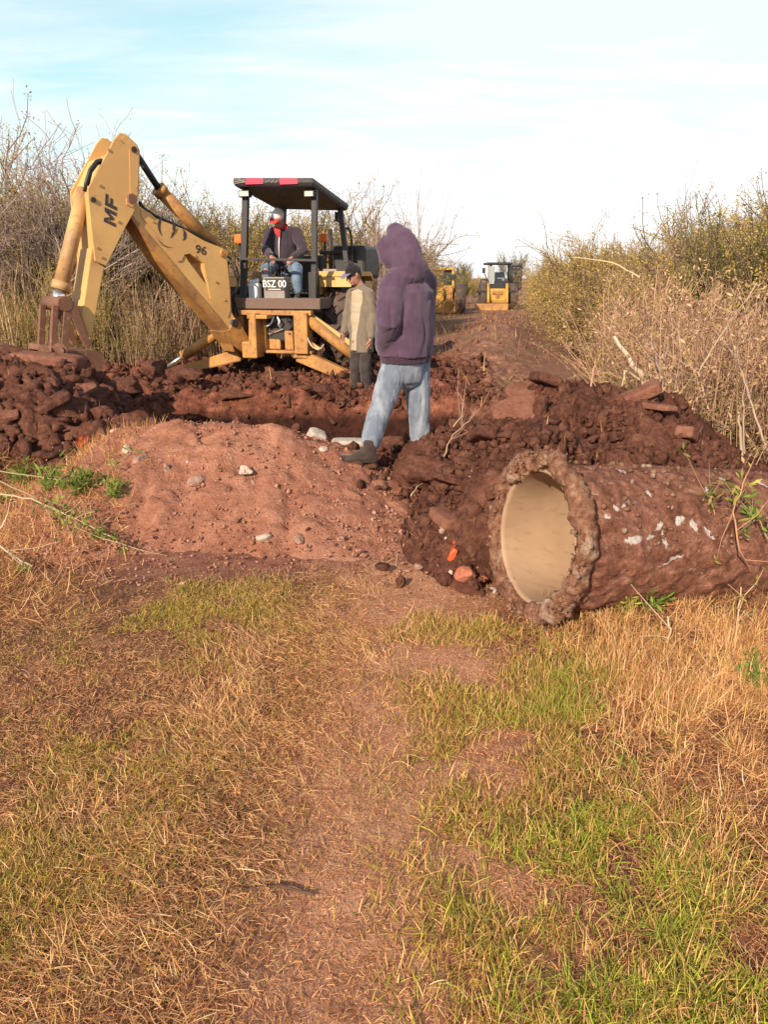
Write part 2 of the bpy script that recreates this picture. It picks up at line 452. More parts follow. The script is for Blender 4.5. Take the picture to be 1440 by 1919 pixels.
# freshly dug earth past the grass is darker and redder
wob = N(nt, 'ShaderNodeMath', operation='MULTIPLY_ADD'); nt.links.new(n1, wob.inputs[0]); wob.inputs[1].default_value = 1.6; nt.links.new(sp.outputs[1], wob.inputs[2])
dug = ramp(nt, N(nt, 'ShaderNodeMapRange').outputs[0], [(0, (0, 0, 0)), (1, (1, 1, 1))])
mrn = [n for n in nt.nodes if n.type == 'MAP_RANGE'][-1]; nt.links.new(wob.outputs[0], mrn.inputs[0]); mrn.inputs[1].default_value = 5.7; mrn.inputs[2].default_value = 6.5
fresh = ramp(nt, n2, [(.33, (.05, .018, .012)), (.52, (.17, .062, .039)), (.72, (.36, .155, .098))])
wet_shade = N(nt, 'ShaderNodeMapRange'); nt.links.new(sp.outputs[2], wet_shade.inputs[0]); wet_shade.inputs[1].default_value = -.06; wet_shade.inputs[2].default_value = -.18
fresh = mixc(nt, wet_shade.outputs[0], fresh, ramp(nt, n2, [(.33, (.012, .005, .004)), (.7, (.07, .026, .018))]))   # moist subsoil, its colour darkened further for shade in the trench
c = mixc(nt, dug, c, fresh)
back = N(nt, 'ShaderNodeMapRange'); nt.links.new(wob.outputs[0], back.inputs[0]); back.inputs[1].default_value = 13; back.inputs[2].default_value = 17
fieldc = ramp(nt, n2, [(.33, (.13, .06, .04)), (.52, (.24, .125, .085)), (.72, (.38, .235, .165))])
lane = N(nt, 'ShaderNodeMapRange'); nt.links.new(sp.outputs[0], lane.inputs[0]); lane.inputs[1].default_value = .9; lane.inputs[2].default_value = 1.9
lane2 = N(nt, 'ShaderNodeMapRange'); nt.links.new(wob.outputs[0], lane2.inputs[0]); lane2.inputs[1].default_value = 7.0; lane2.inputs[2].default_value = 8.5
lm = N(nt, 'ShaderNodeMath', operation='MULTIPLY'); nt.links.new(lane.outputs[0], lm.inputs[0]); nt.links.new(lane2.outputs[0], lm.inputs[1])
bk_ = N(nt, 'ShaderNodeMath', operation='MAXIMUM'); nt.links.new(lm.outputs[0], bk_.inputs[0]); nt.links.new(back.outputs[0], bk_.inputs[1])
c = mixc(nt, bk_.outputs[0], c, fieldc)
# gravel washed out round the foot of the mound
ap = N(nt, 'ShaderNodeVectorMath', operation='SUBTRACT'); nt.links.new(co, ap.inputs[0]); ap.inputs[1].default_value = (-1.1, 4.75, 0)
ap2 = N(nt, 'ShaderNodeVectorMath', operation='MULTIPLY'); nt.links.new(ap.outputs[0], ap2.inputs[0]); ap2.inputs[1].default_value = (1 / 1.75, 1 / 1.3, 0)
apl = N(nt, 'ShaderNodeVectorMath', operation='LENGTH'); nt.links.new(ap2.outputs[0], apl.inputs[0])
apw = N(nt, 'ShaderNodeMath', operation='MULTIPLY_ADD'); nt.links.new(n2, apw.inputs[0]); apw.inputs[1].default_value = .5; nt.links.new(apl.outputs['Value'], apw.inputs[2])
apm = ramp(nt, apw.outputs[0], [(.98, (1, 1, 1)), (1.0, (1, 1, 1))]); 
apr = N(nt, 'ShaderNodeMapRange'); nt.links.new(apw.outputs[0], apr.inputs[0]); apr.inputs[1].default_value = 1.3; apr.inputs[2].default_value = 1.05
c = mixc(nt, apr.outputs[0], c, ramp(nt, n2, [(.36, (.17, .068, .045)), (.55, (.31, .135, .09)), (.78, (.46, .235, .165))]))
nt.links.new(c, b.inputs['Base Color']); b.inputs['Roughness'].default_value = .95; b.inputs['Specular IOR Level'].default_value = .12
hh = N(nt, 'ShaderNodeMath', operation='ADD'); nt.links.new(n2, hh.inputs[0]); nt.links.new(n3, hh.inputs[1])
bump(nt, b, hh.outputs[0], .8, .02)

def geo(a, b_, n): return a * (b_ / a) ** (np.arange(1, n + 1) / n)
ys = np.concatenate([-geo(1, 60, 14)[::-1], np.linspace(-.9, .8, 10), np.arange(.82, 13, .035), 13 + geo(.05, 47, 150), 60 + geo(2, 900, 36)])
xs = np.arange(-6, 6, .045); xs = np.concatenate([-6 - geo(.06, 420, 60)[::-1], xs, 6 + geo(.06, 420, 60)])
GX, GY = np.meshgrid(xs, ys)
GZ = H(GX.ravel(), GY.ravel())
nx, ny = len(xs), len(ys)
ii = (np.arange(ny - 1)[:, None] * nx + np.arange(nx - 1)[None, :]).reshape(-1)
GF = np.stack([ii, ii + 1, ii + nx + 1, ii + nx], 1)
ground = np_obj('ground', np.stack([GX.ravel(), GY.ravel(), GZ], 1), GF, ground_m, smooth=True)
tag(ground, 'red earth ground of the track and field', 'ground', kind='structure')

# ================================================================ heaps of soil
dark_soil = soil_mat('dark_soil', (.032, .0125, .009), (.125, .049, .033), (.29, .13, .085), None, scale=8, bstr=1.0)
gravel_soil = soil_mat('gravelly_soil', (.19, .076, .048), (.35, .15, .095), (.50, .26, .175), (.58, .40, .31), .12, scale=5, bstr=.9)
clod_m = soil_mat('clod_soil', (.038, .0155, .011), (.14, .057, .039), (.31, .145, .096), None, scale=10, bstr=1.0)
slab_m = soil_mat('packed_soil', (.12, .045, .03), (.24, .1, .065), (.36, .18, .125), None, scale=9, bstr=.8)

def heap_patch(name, hf, x0, x1, y0, y1, step, mat, amp, seed, sharp=1.0, tilt=.3):
    xs = np.arange(x0, x1, step); ys = np.arange(y0, y1, step)
    X, Y = np.meshgrid(xs, ys); h = hf(X, Y); g = H(X, Y)
    m = np.clip(h / .12, 0, 1)
    wx, wy = X + .05 * fbm(X * 4, Y * 4, oct=3, seed=seed + 21), Y + .05 * fbm(X * 4 + 9, Y * 4, oct=3, seed=seed + 22)
    d = amp * (.35 * ridged(X * 2.4, Y * 2.6, 5, seed) + .3 * fbm(X * 7, Y * 7, oct=4, seed=seed + 3)) + amp * sharp * (.62 * facet(wx, wy, 3.1, seed) + .42 * facet(wx, wy, 7.3, seed + 1) + .25 * facet(wx, wy, 15.0, seed + 2))
    Z = g + h + d * m - .06 * (1 - m)
    # sideways push so that the lumps overhang a little
    Xp = X + amp * tilt * fbm(X * 6, Y * 6, oct=3, seed=seed + 7) * m; Yp = Y - amp * tilt * (ridged(X * 5, Y * 5, 3, seed + 9)) * m
    n_x, n_y = len(xs), len(ys)
    i = (np.arange(n_y - 1)[:, None] * n_x + np.arange(n_x - 1)[None, :]).reshape(-1)
    F = np.stack([i, i + 1, i + n_x + 1, i + n_x], 1)
    hh = h.ravel(); keep = (hh[F] > .004).any(1); F = F[keep]
    u, inv = np.unique(F, return_inverse=True)
    V = np.stack([Xp.ravel(), Yp.ravel(), Z.ravel()], 1)[u]
    return np_obj(name, V, inv.reshape(F.shape), mat, smooth=True), (lambda x, y: H(x, y) + hf(np.asarray(x, float), np.asarray(y, float)))

def mound_h(x, y):
    hr = np.interp(x, [-2.75, -2.45, -2.2, -1.93, -1.53, -1.25, -.98, -.75, -.5, -.25, -.02, .2, .4], [0, .07, .24, .44, .495, .48, .51, .475, .41, .30, .215, .10, 0])
    yc = 5.0 + .1 * np.sin(x * 2.1)
    yf = 3.78 + .30 * fbm(x * 1.1, x * 0 + 4.2, seed=3) + .16 * fbm(x * 4.2, x * 0 + 1.2, oct=3, seed=4) + .35 * sstep(-1.8, -2.6, x)
    pf = np.clip((y - yf) / (yc - yf), 0, 1); pb = np.clip((6.25 - y) / (6.25 - yc), 0, 1)
    p = np.where(y < yc, pf, pb)
    return hr * (.25 * p + .75 * p ** 1.25 * (1.6 - .6 * p))
mound, mound_z = heap_patch('dirt_mound', mound_h, -2.9, .5, 3.6, 6.4, .021, gravel_soil, .07, 51, sharp=.6, tilt=.25)
tag(mound, 'low mound of reddish gravelly dirt dumped across the track before the trench', 'dirt mound')

def blob(x, y, cx, cy, rx, ry, h, pw=1.0, a=0.0):
    dx, dy = x - cx, y - cy
    if a: dx, dy = dx * math.cos(a) + dy * math.sin(a), -dx * math.sin(a) + dy * math.cos(a)
    r = np.sqrt((dx / rx) ** 2 + (dy / ry) ** 2)
    t = np.clip(1 - r, 0, 1)
    return h * np.minimum(1, (t * 1.35)) ** pw
def smax(*a):
    r = a[0]
    for q in a[1:]:
        r = np.maximum(r, q) + .04 * np.exp(-((r - q) / .08) ** 2) * (np.minimum(r, q) > .01)
    return r
def spoil_h(x, y):
    x = np.asarray(x, float); y = np.asarray(y, float)
    wx = x + .08 * fbm(x * 2, y * 2, seed=61); wy = y + .08 * fbm(x * 2 + 7, y * 2, seed=62)
    sx, sy = x - .63, y - 3.15; al = sx * .94 + sy * .342; la = -sx * .342 + sy * .94   # the pipe lies here
    room = 1 - sstep(-.10, .02, al) * (1 - sstep(.36, .50, la))
    return room * smax(blob(wx, wy, 1.55, 5.05, 1.35, 1.35, .66), blob(wx, wy, .82, 4.15, .72, .9, .66, .85), blob(wx, wy, .45, 5.2, .8, .75, .34), blob(wx, wy, 1.05, 5.3, .5, .5, .68))
spoil, spoil_z = heap_patch('soil_heap', spoil_h, -.5, 3.1, 3.1, 6.7, .021, dark_soil, .12, 71, tilt=.3)
tag(spoil, 'dark spoil heap of freshly dug clods behind the concrete pipe', 'soil heap')
def lheap_h(x, y):
    x = np.asarray(x, float); y = np.asarray(y, float)
    wx = x + .12 * fbm(x * 1.6, y * 1.6, seed=64); wy = y + .12 * fbm(x * 1.6 + 7, y * 1.6, seed=65)
    return smax(blob(wx, wy, -4.2, 7.1, 2.4, 2.1, .74, .9), blob(wx, wy, -3.0, 6.9, 1.5, 1.5, .66, .9), blob(wx, wy, -2.3, 6.4, 1.1, .95, .42))
lheap, lheap_z = heap_patch('soil_heap', lheap_h, -7, -1, 4.7, 9.6, .03, dark_soil, .15, 81, tilt=.3)
tag(lheap, 'dark spoil heap under the digger bucket, left of the gravelly mound', 'soil heap')

def top_z(x, y):
    x = np.asarray(x, float); y = np.asarray(y, float)
    return H(x, y) + np.maximum.reduce([mound_h(x, y), spoil_h(x, y), lheap_h(x, y)])
def tz(x, y): return float(top_z(np.array([x]), np.array([y]))[0])
def foot(x, y):
    a = np.sqrt(((x + 1.1) / 1.75) ** 2 + ((y - 4.75) / 1.3) ** 2) + .3 * fbm(x * 3, y * 3, seed=83)
    return sstep(.78, 1.18, a)
# ================================================================ rocks, clods, crumbs
def ico(sub):
    bm = bmesh.new(); bmesh.ops.create_icosphere(bm, subdivisions=sub, radius=1)
    bm.verts.ensure_lookup_table()
    V = np.array([v.co[:] for v in bm.verts]); F = np.array([[v.index for v in f.verts] for f in bm.faces]); bm.free()
    return V, F
ICO1, ICO2, ICO4 = ico(1), ico(2), ico(4)
def rock_v(V, seed, rough=.3, cuts=6, fine=.06):
    r = np.random.default_rng(seed)
    V = V * (1 + rough * fbm(V[:, 0] * 1.3 + seed, V[:, 1] * 1.3, V[:, 2] * 1.3, 3, seed))[:, None]
    for _ in range(cuts):
        n = r.normal(size=3); n /= np.linalg.norm(n); d = .55 + .3 * r.random()
        k = V @ n; over = np.maximum(k - d, 0); V = V - over[:, None] * n * .9
    V = V * (1 + fine * fbm(V[:, 0] * 5, V[:, 1] * 5, V[:, 2] * 5 + seed, 3, seed + 1))[:, None]
    return V
def rock(name, loc, size, mat, seed, rot=0.0, rough=.3, cuts=6, fine=.06, parent=None, tilt=(0, 0)):
    V = rock_v(ICO4[0], seed, rough, cuts, fine) * np.array(size)
    o = np_obj(name, V, ICO4[1], mat, parent, smooth=True)
    o.location = loc; o.rotation_euler = (tilt[0], tilt[1], rot); return o
lime_m = soil_mat('pale_stone', (.3, .2, .155), (.46, .36, .3), (.62, .52, .46), None, scale=8, bstr=.4, coord='Object')
pink_m = soil_mat('reddish_stone', (.2, .1, .075), (.33, .2, .16), (.45, .31, .26), None, scale=8, bstr=.5, coord='Object')
con_m = soil_mat('old_concrete', (.26, .2, .17), (.45, .38, .33), (.58, .52, .47), None, scale=10, bstr=.4, coord='Object')

def on_surface(px, py):
    """first point where the sight line through that pixel meets ground or heap"""
    d = ray(px, py); t = np.concatenate([np.arange(.8, 12, .008), np.arange(12, 60, .05)])
    X, Y, Z = d.x * t, d.y * t, CAMZ + d.z * t
    k = int(np.argmax(Z <= top_z(X, Y)))
    return EYE + d * float(t[k if k else -1])
STONES = [  # px, py, half sizes, label
    (238, 850, (.05, .035, .06), lime_m, 'tall whitish stone half buried in the left slope of the gravelly mound'),
    (262, 866, (.075, .05, .05), pink_m, 'broad pinkish grey stone beside the tall whitish one on the mound'),
    (458, 885, (.055, .04, .035), lime_m, 'round whitish stone sitting alone mid slope on the gravelly mound'),
    (368, 905, (.07, .05, .045), pink_m, 'dull reddish stone buried low on the front of the mound'),
    (334, 832, (.03, .025, .02), lime_m, 'small white stone near the top of the gravelly mound'),
    (350, 870, (.025, .022, .022), lime_m, 'small pale chip of stone between the bigger stones on the mound'),
    (312, 882, (.035, .03, .04), pink_m, 'narrow reddish stone standing in the middle of the mound slope'),
    (474, 908, (.032, .025, .03), pink_m, 'little brown stone just below the round whitish one on the mound'),
    (445, 790, (.075, .06, .07), clod_m, 'lump of red earth on the crest of the gravelly mound'),
    (215, 810, (.05, .05, .03), lime_m, 'pale chip of stone on the left shoulder of the mound'),
    (640, 1010, (.03, .025, .02), pink_m, 'reddish pebble at the right foot of the gravelly mound'),
    (560, 1015, (.05, .04, .03), pink_m, 'flat reddish stone at the foot of the mound, near the dry grass'),
    (496, 1010, (.05, .04, .03), lime_m, 'flat greyish stone at the foot of the mound, left of the flat reddish one'),
    (306, 972, (.02, .016, .014), lime_m, 'tiny white stone low on the left of the gravelly mound'),
    (768, 1432, (.024, .018, .02), clod_m, 'small dark clod lying alone on the bare strip of the track'),
    (341, 1096, (.016, .014, .013), lime_m, 'pebble in the green patch in front of the mound'),
    (668, 880, (.05, .04, .03), pink_m, 'pinkish stone under the shoe of the hooded man'),
    (605, 845, (.04, .04, .03), lime_m, 'pale stone on the right shoulder of the mound'),
]
for i, (px, py, s, m, lab) in enumerate(STONES):
    q = on_surface(px, py)
    o = rock('soil_clod' if m is clod_m else 'stone', (q.x, q.y + s[1] * .3, q.z + s[2] * .12), s, m, 100 + i, i * 1.3, .3, 7, .05)
    tag(o, lab, 'soil clod' if m is clod_m else 'stone')

# concrete lumps at the near lip of the trench
def slab(name, loc, size, mat, seed, rot, tilt=(0, 0), amp=.08):
    bm = bmesh.new(); bmesh.ops.create_cube(bm, size=2)
    bmesh.ops.subdivide_edges(bm, edges=bm.edges[:], cuts=14, use_grid_fill=True)
    V = np.array([v.co[:] for v in bm.verts])
    r = (np.abs(V) ** 6).sum(1) ** (1 / 6.); V = V / r[:, None]
    V = V * np.array(size)
    d = fbm(V[:, 0] * 5 + seed, V[:, 1] * 5, V[:, 2] * 7, 4, seed) * min(size) * amp * 8
    e = fbm(V[:, 0] * 9 + seed, V[:, 1] * 9 + 4, V[:, 2] * 3, 3, seed + 9) * max(size) * .12
    nrm = V / (np.linalg.norm(V, axis=1, keepdims=True) + 1e-6)
    V = V + nrm * (d * .5)[:, None] + np.stack([e, e * .6, 0 * e], 1)
    for v, cxyz in zip(bm.verts, V): v.co = cxyz
    me = bpy.data.meshes.new(name); bm.to_mesh(me); bm.free(); me.materials.append(mat)
    for p in me.polygons: p.use_smooth = True
    o = bpy.data.objects.new(name, me); link(o); o.location = loc; o.rotation_euler = (tilt[0], tilt[1], rot); return o
q = P(592, 822, 6.0); tag(slab('concrete_block', q, (.075, .07, .07), con_m, 3, .4, (.3, .35)), 'broken whitish concrete block at the edge of the trench behind the mound', 'concrete block')
q = P(656, 833, 6.0); tag(slab('concrete_block', q, (.15, .09, .045), con_m, 5, .05, (0, .03), .04), 'long flat concrete slab behind the shoe of the hooded man', 'concrete block')
# soil slabs and big clods on the right heap
SL = [  # px,py,Y, half size, rot, tilt, mat, name, label
    (975, 757, 4.95, (.17, .14, .035), .2, (.55, -.28), slab_m, 'soil_slab', 'flat slab of packed reddish soil tilted on top of the spoil heap'),
    (992, 737, 5.2, (.15, .12, .03), .35, (.45, -.22), slab_m, 'soil_slab', 'thin slab of packed soil lying over the tilted slab on the spoil heap'),
    (1012, 768, 4.9, (.055, .06, .12), .5, (.1, .25), clod_m, 'soil_clod', 'upright crumbly clod right of the tilted slab on the spoil heap'),
    (1052, 772, 4.9, (.13, .10, .075), .1, (.1, -.1), clod_m, 'soil_clod', 'dark block of earth right of the upright clod on the spoil heap'),
    (1000, 815, 4.75, (.17, .07, .035), .2, (.1, -.25), clod_m, 'soil_slab', 'long narrow slab of dark soil below the upright clod'),
    (975, 828, 4.6, (.16, .04, .018), .1, (0, -.12), slab_m, 'soil_slab', 'thin pale strip of packed soil sticking out above the pipe rim'),
    (905, 832, 4.9, (.13, .10, .07), .9, (.3, .1), clod_m, 'soil_clod', 'brown clod with roots left of the pipe rim'),
    (800, 880, 4.7, (.22, .17, .11), .2, (.1, .12), clod_m, 'soil_clod', 'big dark clod in front of the hooded man between mound and spoil heap'),
    (868, 925, 4.3, (.15, .12, .09), .8, (0, .2), clod_m, 'soil_clod', 'dark clod on the crest of the bank left of the pipe'),
    (740, 838, 5.75, (.15, .10, .10), .3, (.1, 0), clod_m, 'soil_clod', 'reddish clod seen between the legs of the hooded man'),
    (830, 735, 7.6, (.24, .16, .14), .3, (.1, .2), clod_m, 'soil_clod', 'dark clod beside the track right of the hooded man'),
    (850, 775, 6.9, (.3, .2, .12), .5, (.1, .1), clod_m, 'soil_clod', 'dark lump of earth at the right end of the trench'),
    (1155, 720, 5.7, (.12, .1, .08), .5, (0, 0), clod_m, 'soil_clod', 'reddish lump on the peak of the spoil heap'),
    (1060, 838, 4.6, (.13, .1, .07), .2, (0, .1), clod_m, 'soil_clod', 'dark clod just behind the top of the pipe rim'),
    (1180, 835, 4.7, (.2, .12, .07), .4, (0, .05), clod_m, 'soil_clod', 'wide dark clod resting behind the pipe barrel'),
    (1300, 850, 4.7, (.14, .1, .06), .4, (0, .05), clod_m, 'soil_clod', 'small dark clod behind the pipe near the weeds'),
    (795, 1010, 3.95, (.07, .06, .06), .4, (0, .05), clod_m, 'soil_clod', 'dark clod at the left foot of the bank beside the track'),
    (835, 1085, 3.52, (.05, .045, .04), .4, (0, .05), clod_m, 'soil_clod', 'small dark clod at the foot of the bank below the red scrap'),
    (20, 670, 7.4, (.3, .22, .12), .4, (0, .05), clod_m, 'soil_clod', 'big clod on top of the spoil heap at the edge of the photo'),
    (90, 680, 7.3, (.33, .2, .09), .2, (0, .1), slab_m, 'soil_slab', 'long pale slab of soil on the spoil heap just below the bucket'),
    (110, 745, 6.6, (.2, .16, .12), .9, (0, .1), clod_m, 'soil_clod', 'dark clod in the middle of the spoil heap below the bucket'),
    (230, 690, 8.7, (.28, .2, .14), .9, (0, .1), clod_m, 'soil_clod', 'dark clod right of the digger bucket'),
    (210, 735, 8.6, (.3, .2, .1), .1, (0, 0), clod_m, 'soil_clod', 'wide clod on the far lip of the trench, nearest the bucket'),
    (345, 700, 10.0, (.25, .2, .12), .1, (0, 0), clod_m, 'soil_clod', 'clod in front of the left stabilizer foot'),
    (290, 690, 10.9, (.22, .2, .16), .7, (0, 0), clod_m, 'soil_clod', 'round dark clod left of the left stabilizer foot'),
    (520, 716, 10.0, (.3, .2, .14), .7, (0, 0), clod_m, 'soil_clod', 'clod of red earth under the rear frame of the digger'),
    (600, 735, 9.6, (.3, .2, .12), .3, (0, 0), clod_m, 'soil_clod', 'reddish clod at the trench lip left of the man in the cap'),
    (440, 740, 9.3, (.3, .2, .11), .3, (0, 0), clod_m, 'soil_clod', 'reddish clod at the middle of the far trench lip'),
]
for i, (px, py, Y, s, rot, tl, m, nm, lab) in enumerate(SL):
    q = P(px, py, Y)
    gz = tz(q.x, q.y)
    q.z = min(q.z, gz + s[2] * (4.0 if i < 4 else 1.6 if i < 8 else .75))
    if nm == 'soil_slab': o = slab(nm, q, s, m, 30 + i, rot, tl, .07)
    else: o = rock(nm, q, s, m, 300 + i, rot, .45, 5, .16, tilt=tl)
    tag(o, lab, nm.replace('_', ' '), kind='thing')
rs = np.random.default_rng(44)
def slabs_on(n, hf, x0, x1, y0, y1, label, group, seed):
    k = 0
    while k < n:
        x, y = rs.uniform(x0, x1), rs.uniform(y0, y1)
        if float(hf(np.array([x]), np.array([y]))[0]) < .12: continue
        s = (rs.uniform(.06, .16), rs.uniform(.05, .10), rs.uniform(.018, .04)); big = 1.3 if y > 6 else 1.0
        o = slab('soil_slab', (x, y, tz(x, y) + s[2] * 1.2 + .02), tuple(v * big for v in s), [clod_m, slab_m, clod_m][k % 3], seed + k, rs.uniform(0, 6.28), (rs.uniform(-.6, .6), rs.uniform(-.5, .5)), .07)
        tag(o, label, 'soil slab', group, 'thing'); k += 1
slabs_on(16, spoil_h, .1, 2.4, 3.6, 5.6, 'broken slab of dug soil lying among the crumbs of the spoil heap behind the pipe', 'soil slabs on the heap behind the pipe', 800)
slabs_on(14, lheap_h, -4.2, -1.9, 5.4, 7.6, 'broken slab of dug soil lying among the crumbs of the heap under the bucket', 'soil slabs on the heap under the bucket', 830)
# loose crumbs of soil (nobody could count them)
def crumb_v(V, seed):
    r = np.random.default_rng(seed); V = V * r.uniform(.8, 1.15, (len(V), 1))
    for _ in range(5):
        n = r.normal(size=3); n /= np.linalg.norm(n); d = r.uniform(.25, .6); V = V - np.maximum(V @ n - d, 0)[:, None] * n
    return V
def crumbs(name, pts, sizes, mat, label, seed):
    r = np.random.default_rng(seed); n = len(pts); V0, F0 = ICO1
    base = [crumb_v(V0, 900 + k) for k in range(16)]
    pick = r.integers(0, 16, n); sq = r.uniform(.4, 1.5, (n, 3)) * sizes[:, None]
    B = np.stack(base)[pick] * sq[:, None, :]
    a = r.uniform(0, 6.28, n); c, s = np.cos(a)[:, None], np.sin(a)[:, None]
    X = B[..., 0] * c - B[..., 1] * s; Yy = B[..., 0] * s + B[..., 1] * c
    V = np.stack([X, Yy, B[..., 2]], -1) + pts[:, None, :]
    F = (F0[None] + (np.arange(n) * len(V0))[:, None, None]).reshape(-1, 3)
    return tag(np_obj(name, V.reshape(-1, 3), F, mat), label, name.replace('_', ' '), kind='stuff')
def scatter(n, x0, x1, y0, y1, dens, seed):
    r = np.random.default_rng(seed); x = r.uniform(x0, x1, n); y = r.uniform(y0, y1, n)
    k = r.random(n) < dens(x, y); return x[k], y[k]
r_ = np.random.default_rng(5)
x, y = scatter(30000, -.45, 3, 3.2, 6.4, lambda x, y: np.clip(spoil_h(x, y) * 5, .006, 1) * .85, 1)
sz = .006 + .055 * r_.random(len(x)) ** 5
crumbs('soil_crumbs', np.stack([x, y, top_z(x, y) + sz * .2 + .02 * r_.random(len(x))], 1), sz, clod_m, 'loose crumbs of dark soil covering the spoil heap', 2)
x, y = scatter(34000, -6.5, 1.6, 5.2, 12.5, lambda x, y: np.clip(lheap_h(x, y) * 4 + sstep(8.8, 9.2, y) * .6, 0, 1) * .9, 3)
sz = .010 + .09 * r_.random(len(x)) ** 4.5
crumbs('soil_crumbs', np.stack([x, y, top_z(x, y) + sz * .2 + .03 * r_.random(len(x))], 1), sz, clod_m, 'loose crumbs of dark soil around the digger and trench', 4)
x, y = scatter(34000, -2.8, .6, 3.4, 6.2, lambda x, y: np.clip(mound_h(x, y) * 5 + .12 + .4 * (1 - foot(x, y)), 0, 1) * .8, 6)
sz = .0025 + .013 * r_.random(len(x)) ** 6
peb_m = soil_mat('pebble_mix', (.2, .085, .058), (.34, .16, .11), (.52, .33, .25), None, scale=3.2, bstr=.3)
crumbs('gravel', np.stack([x, y, top_z(x, y) + .012 * r_.random(len(x)) + .004], 1), sz, peb_m, 'small gravel mixed into the reddish mound', 7)
x, y = scatter(3000, 1.0, 6.5, 12, 36, lambda x, y: gauss((x - ridge_x(y)) / 1.2), 8)
sz = .012 + .07 * r_.random(len(x)) ** 4
field_m = soil_mat('field_soil', (.12, .045, .03), (.23, .1, .062), (.36, .19, .13), None, scale=4, bstr=.8)
crumbs('soil_crumbs', np.stack([x, y, H(x, y) + sz * .2], 1), sz, field_m, 'loose red soil crumbs along the graded ridge towards the loader', 9)

# ================================================================ grass
grass_m = tone_mat('grass_blades', .75, .3, 0)
def pick_tone(r, n, pal, wts, jit=.18):
    pal = np.array(pal); k = r.choice(len(pal), n, p=np.array(wts) / np.sum(wts))
    return pal[k] * (1 + r.normal(size=(n, 1)) * jit).clip(.5, 1.6)
STRAW = [(.68, .37, .15), (.80, .49, .22), (.47, .22, .09), (.25, .10, .05), (.86, .58, .31)]
GREEN = [(.24, .25, .03), (.38, .34, .045), (.13, .15, .025), (.50, .38, .07)]
def blades_obj(name, x, y, az, L, lean, wd, curl, tone, label, r, cat='grass'):
    base = np.stack([x, y, H(x, y) + .002 + r.random(len(x)) * .006], 1)
    V, F = blades_np(base, az, L, lean, wd, curl, r)
    low = H(V[:, 0], V[:, 1]) + .003
    V[:, 2] = np.maximum(V[:, 2], low)
    o = np_obj(name, V, F, grass_m, col=np.repeat(tone, 8, 0))
    return tag(o, label, cat, kind='stuff')
def heapfree(x, y): return foot(x, y) * (1 - sstep(3.0, 3.9, y) * .6 * gauss((x - .1) / .5)) * (1 - np.clip((mound_h(x, y) + spoil_h(x, y)) * 25, 0, 1))
def green_l(x, y): return gauss((x + .98 - .12 * (y - 2)) / .46) * sstep(1.1, 1.5, y) * (1 - sstep(3.1, 3.9, y)) * np.clip(.6 + fbm(x * 2.2, y * 2.2, seed=91) * 1.4 + fbm(x * 8, y * 8, oct=3, seed=87) * .9, 0, 1)
def green_r(x, y): return gauss((x - .64 - .06 * np.sin(y * 3)) / (.36 - .06 * y)) * (1 - sstep(2.35, 2.9, y)) * np.clip(.6 + fbm(x * 3, y * 3, seed=92) * 1.4 + fbm(x * 9, y * 9, oct=3, seed=86) * .9, 0, 1)
def straw_s(x, y): return np.clip(gauss((x + .50 - .32 * (y - 2.2)) / .42) * np.clip(.55 + 1.5 * fbm(x * 2.4, y * 2.4, seed=93) + 1.1 * fbm(x * 9, y * 9, oct=3, seed=89), 0, 1) + .8 * np.exp(-((x + .28) / .42) ** 2 - ((y - 3.0) / .55) ** 2) * np.clip(.55 + 1.6 * fbm(x * 7, y * 7, oct=3, seed=81), 0, 1), 0, 1)
def tall_r(x, y): return sstep(.66, .98, x + .12 * fbm(x * 3, y * 3, seed=94)) * (1 - sstep(3.0, 3.4, y) * (1 - sstep(2.7, 3.2, x)))
def track(x, y): return gauss((x - .05 - .03 * (y - 1)) / .31) * (1 - sstep(3.4, 4.2, y) * .3)
def vis(x, y):
    """full density where the photo looks, thinner for a stride to either side"""
    o = np.abs(x) - (.2 + .60 * (y + .15))
    return np.where((o < 0) & (y > .9), 1.0, .55 * (o < 1.9))
r = np.random.default_rng(21)
# 1 short trampled straw over all of the near track
x, y = scatter(1250000, -4.4, 4.4, .6, 4.6, lambda x, y: vis(x, y) * heapfree(x, y) * np.clip(.52 + .5 * fbm(x * 1.7, y * 1.7, seed=95) + .35 * gauss((y - 1.2) / 2) , .05, 1) * (1 - .1 * track(x, y)) * np.clip(1.25 - .2 * y, .3, 1), 22)
n = len(x); L = (.011 + .026 * r.random(n) ** 1.5) * (1 - .45 * track(x, y))
tone = pick_tone(r, n, STRAW, [3, 2.6, 2.4, 1.8, 1.4]) * np.array([[.98, .9, .92]])
blades_obj('trampled_straw', x, y, r.uniform(0, 6.28, n), L, r.uniform(1.0, 1.65, n), .0009 + .0009 * r.random(n), r.normal(size=n) * .5, tone, 'short trampled dry grass matted over the near track', r)
# 2 combed longer straw in swathes
x, y = scatter(270000, -2.6, 1.0, .7, 4.1, lambda x, y: vis(x, y) * heapfree(x, y) * straw_s(x, y) * (1 - .85 * track(x, y)) * .8, 23)
n = len(x); flow = 3.5 + 3.2 * fbm(x * 3.2, y * 3.2, oct=3, seed=96) + r.normal(size=n) * .8
tone = pick_tone(r, n, STRAW, [3, 3, 1.8, 1.6, 2.2])
blades_obj('dry_grass', x, y, flow, .022 + .058 * r.random(n) ** 1.5, r.uniform(.9, 1.55, n), .0012 + .0013 * r.random(n), .2 + r.normal(size=n) * .7, tone, 'combed swathe of long dry straw left of the bare track', r)
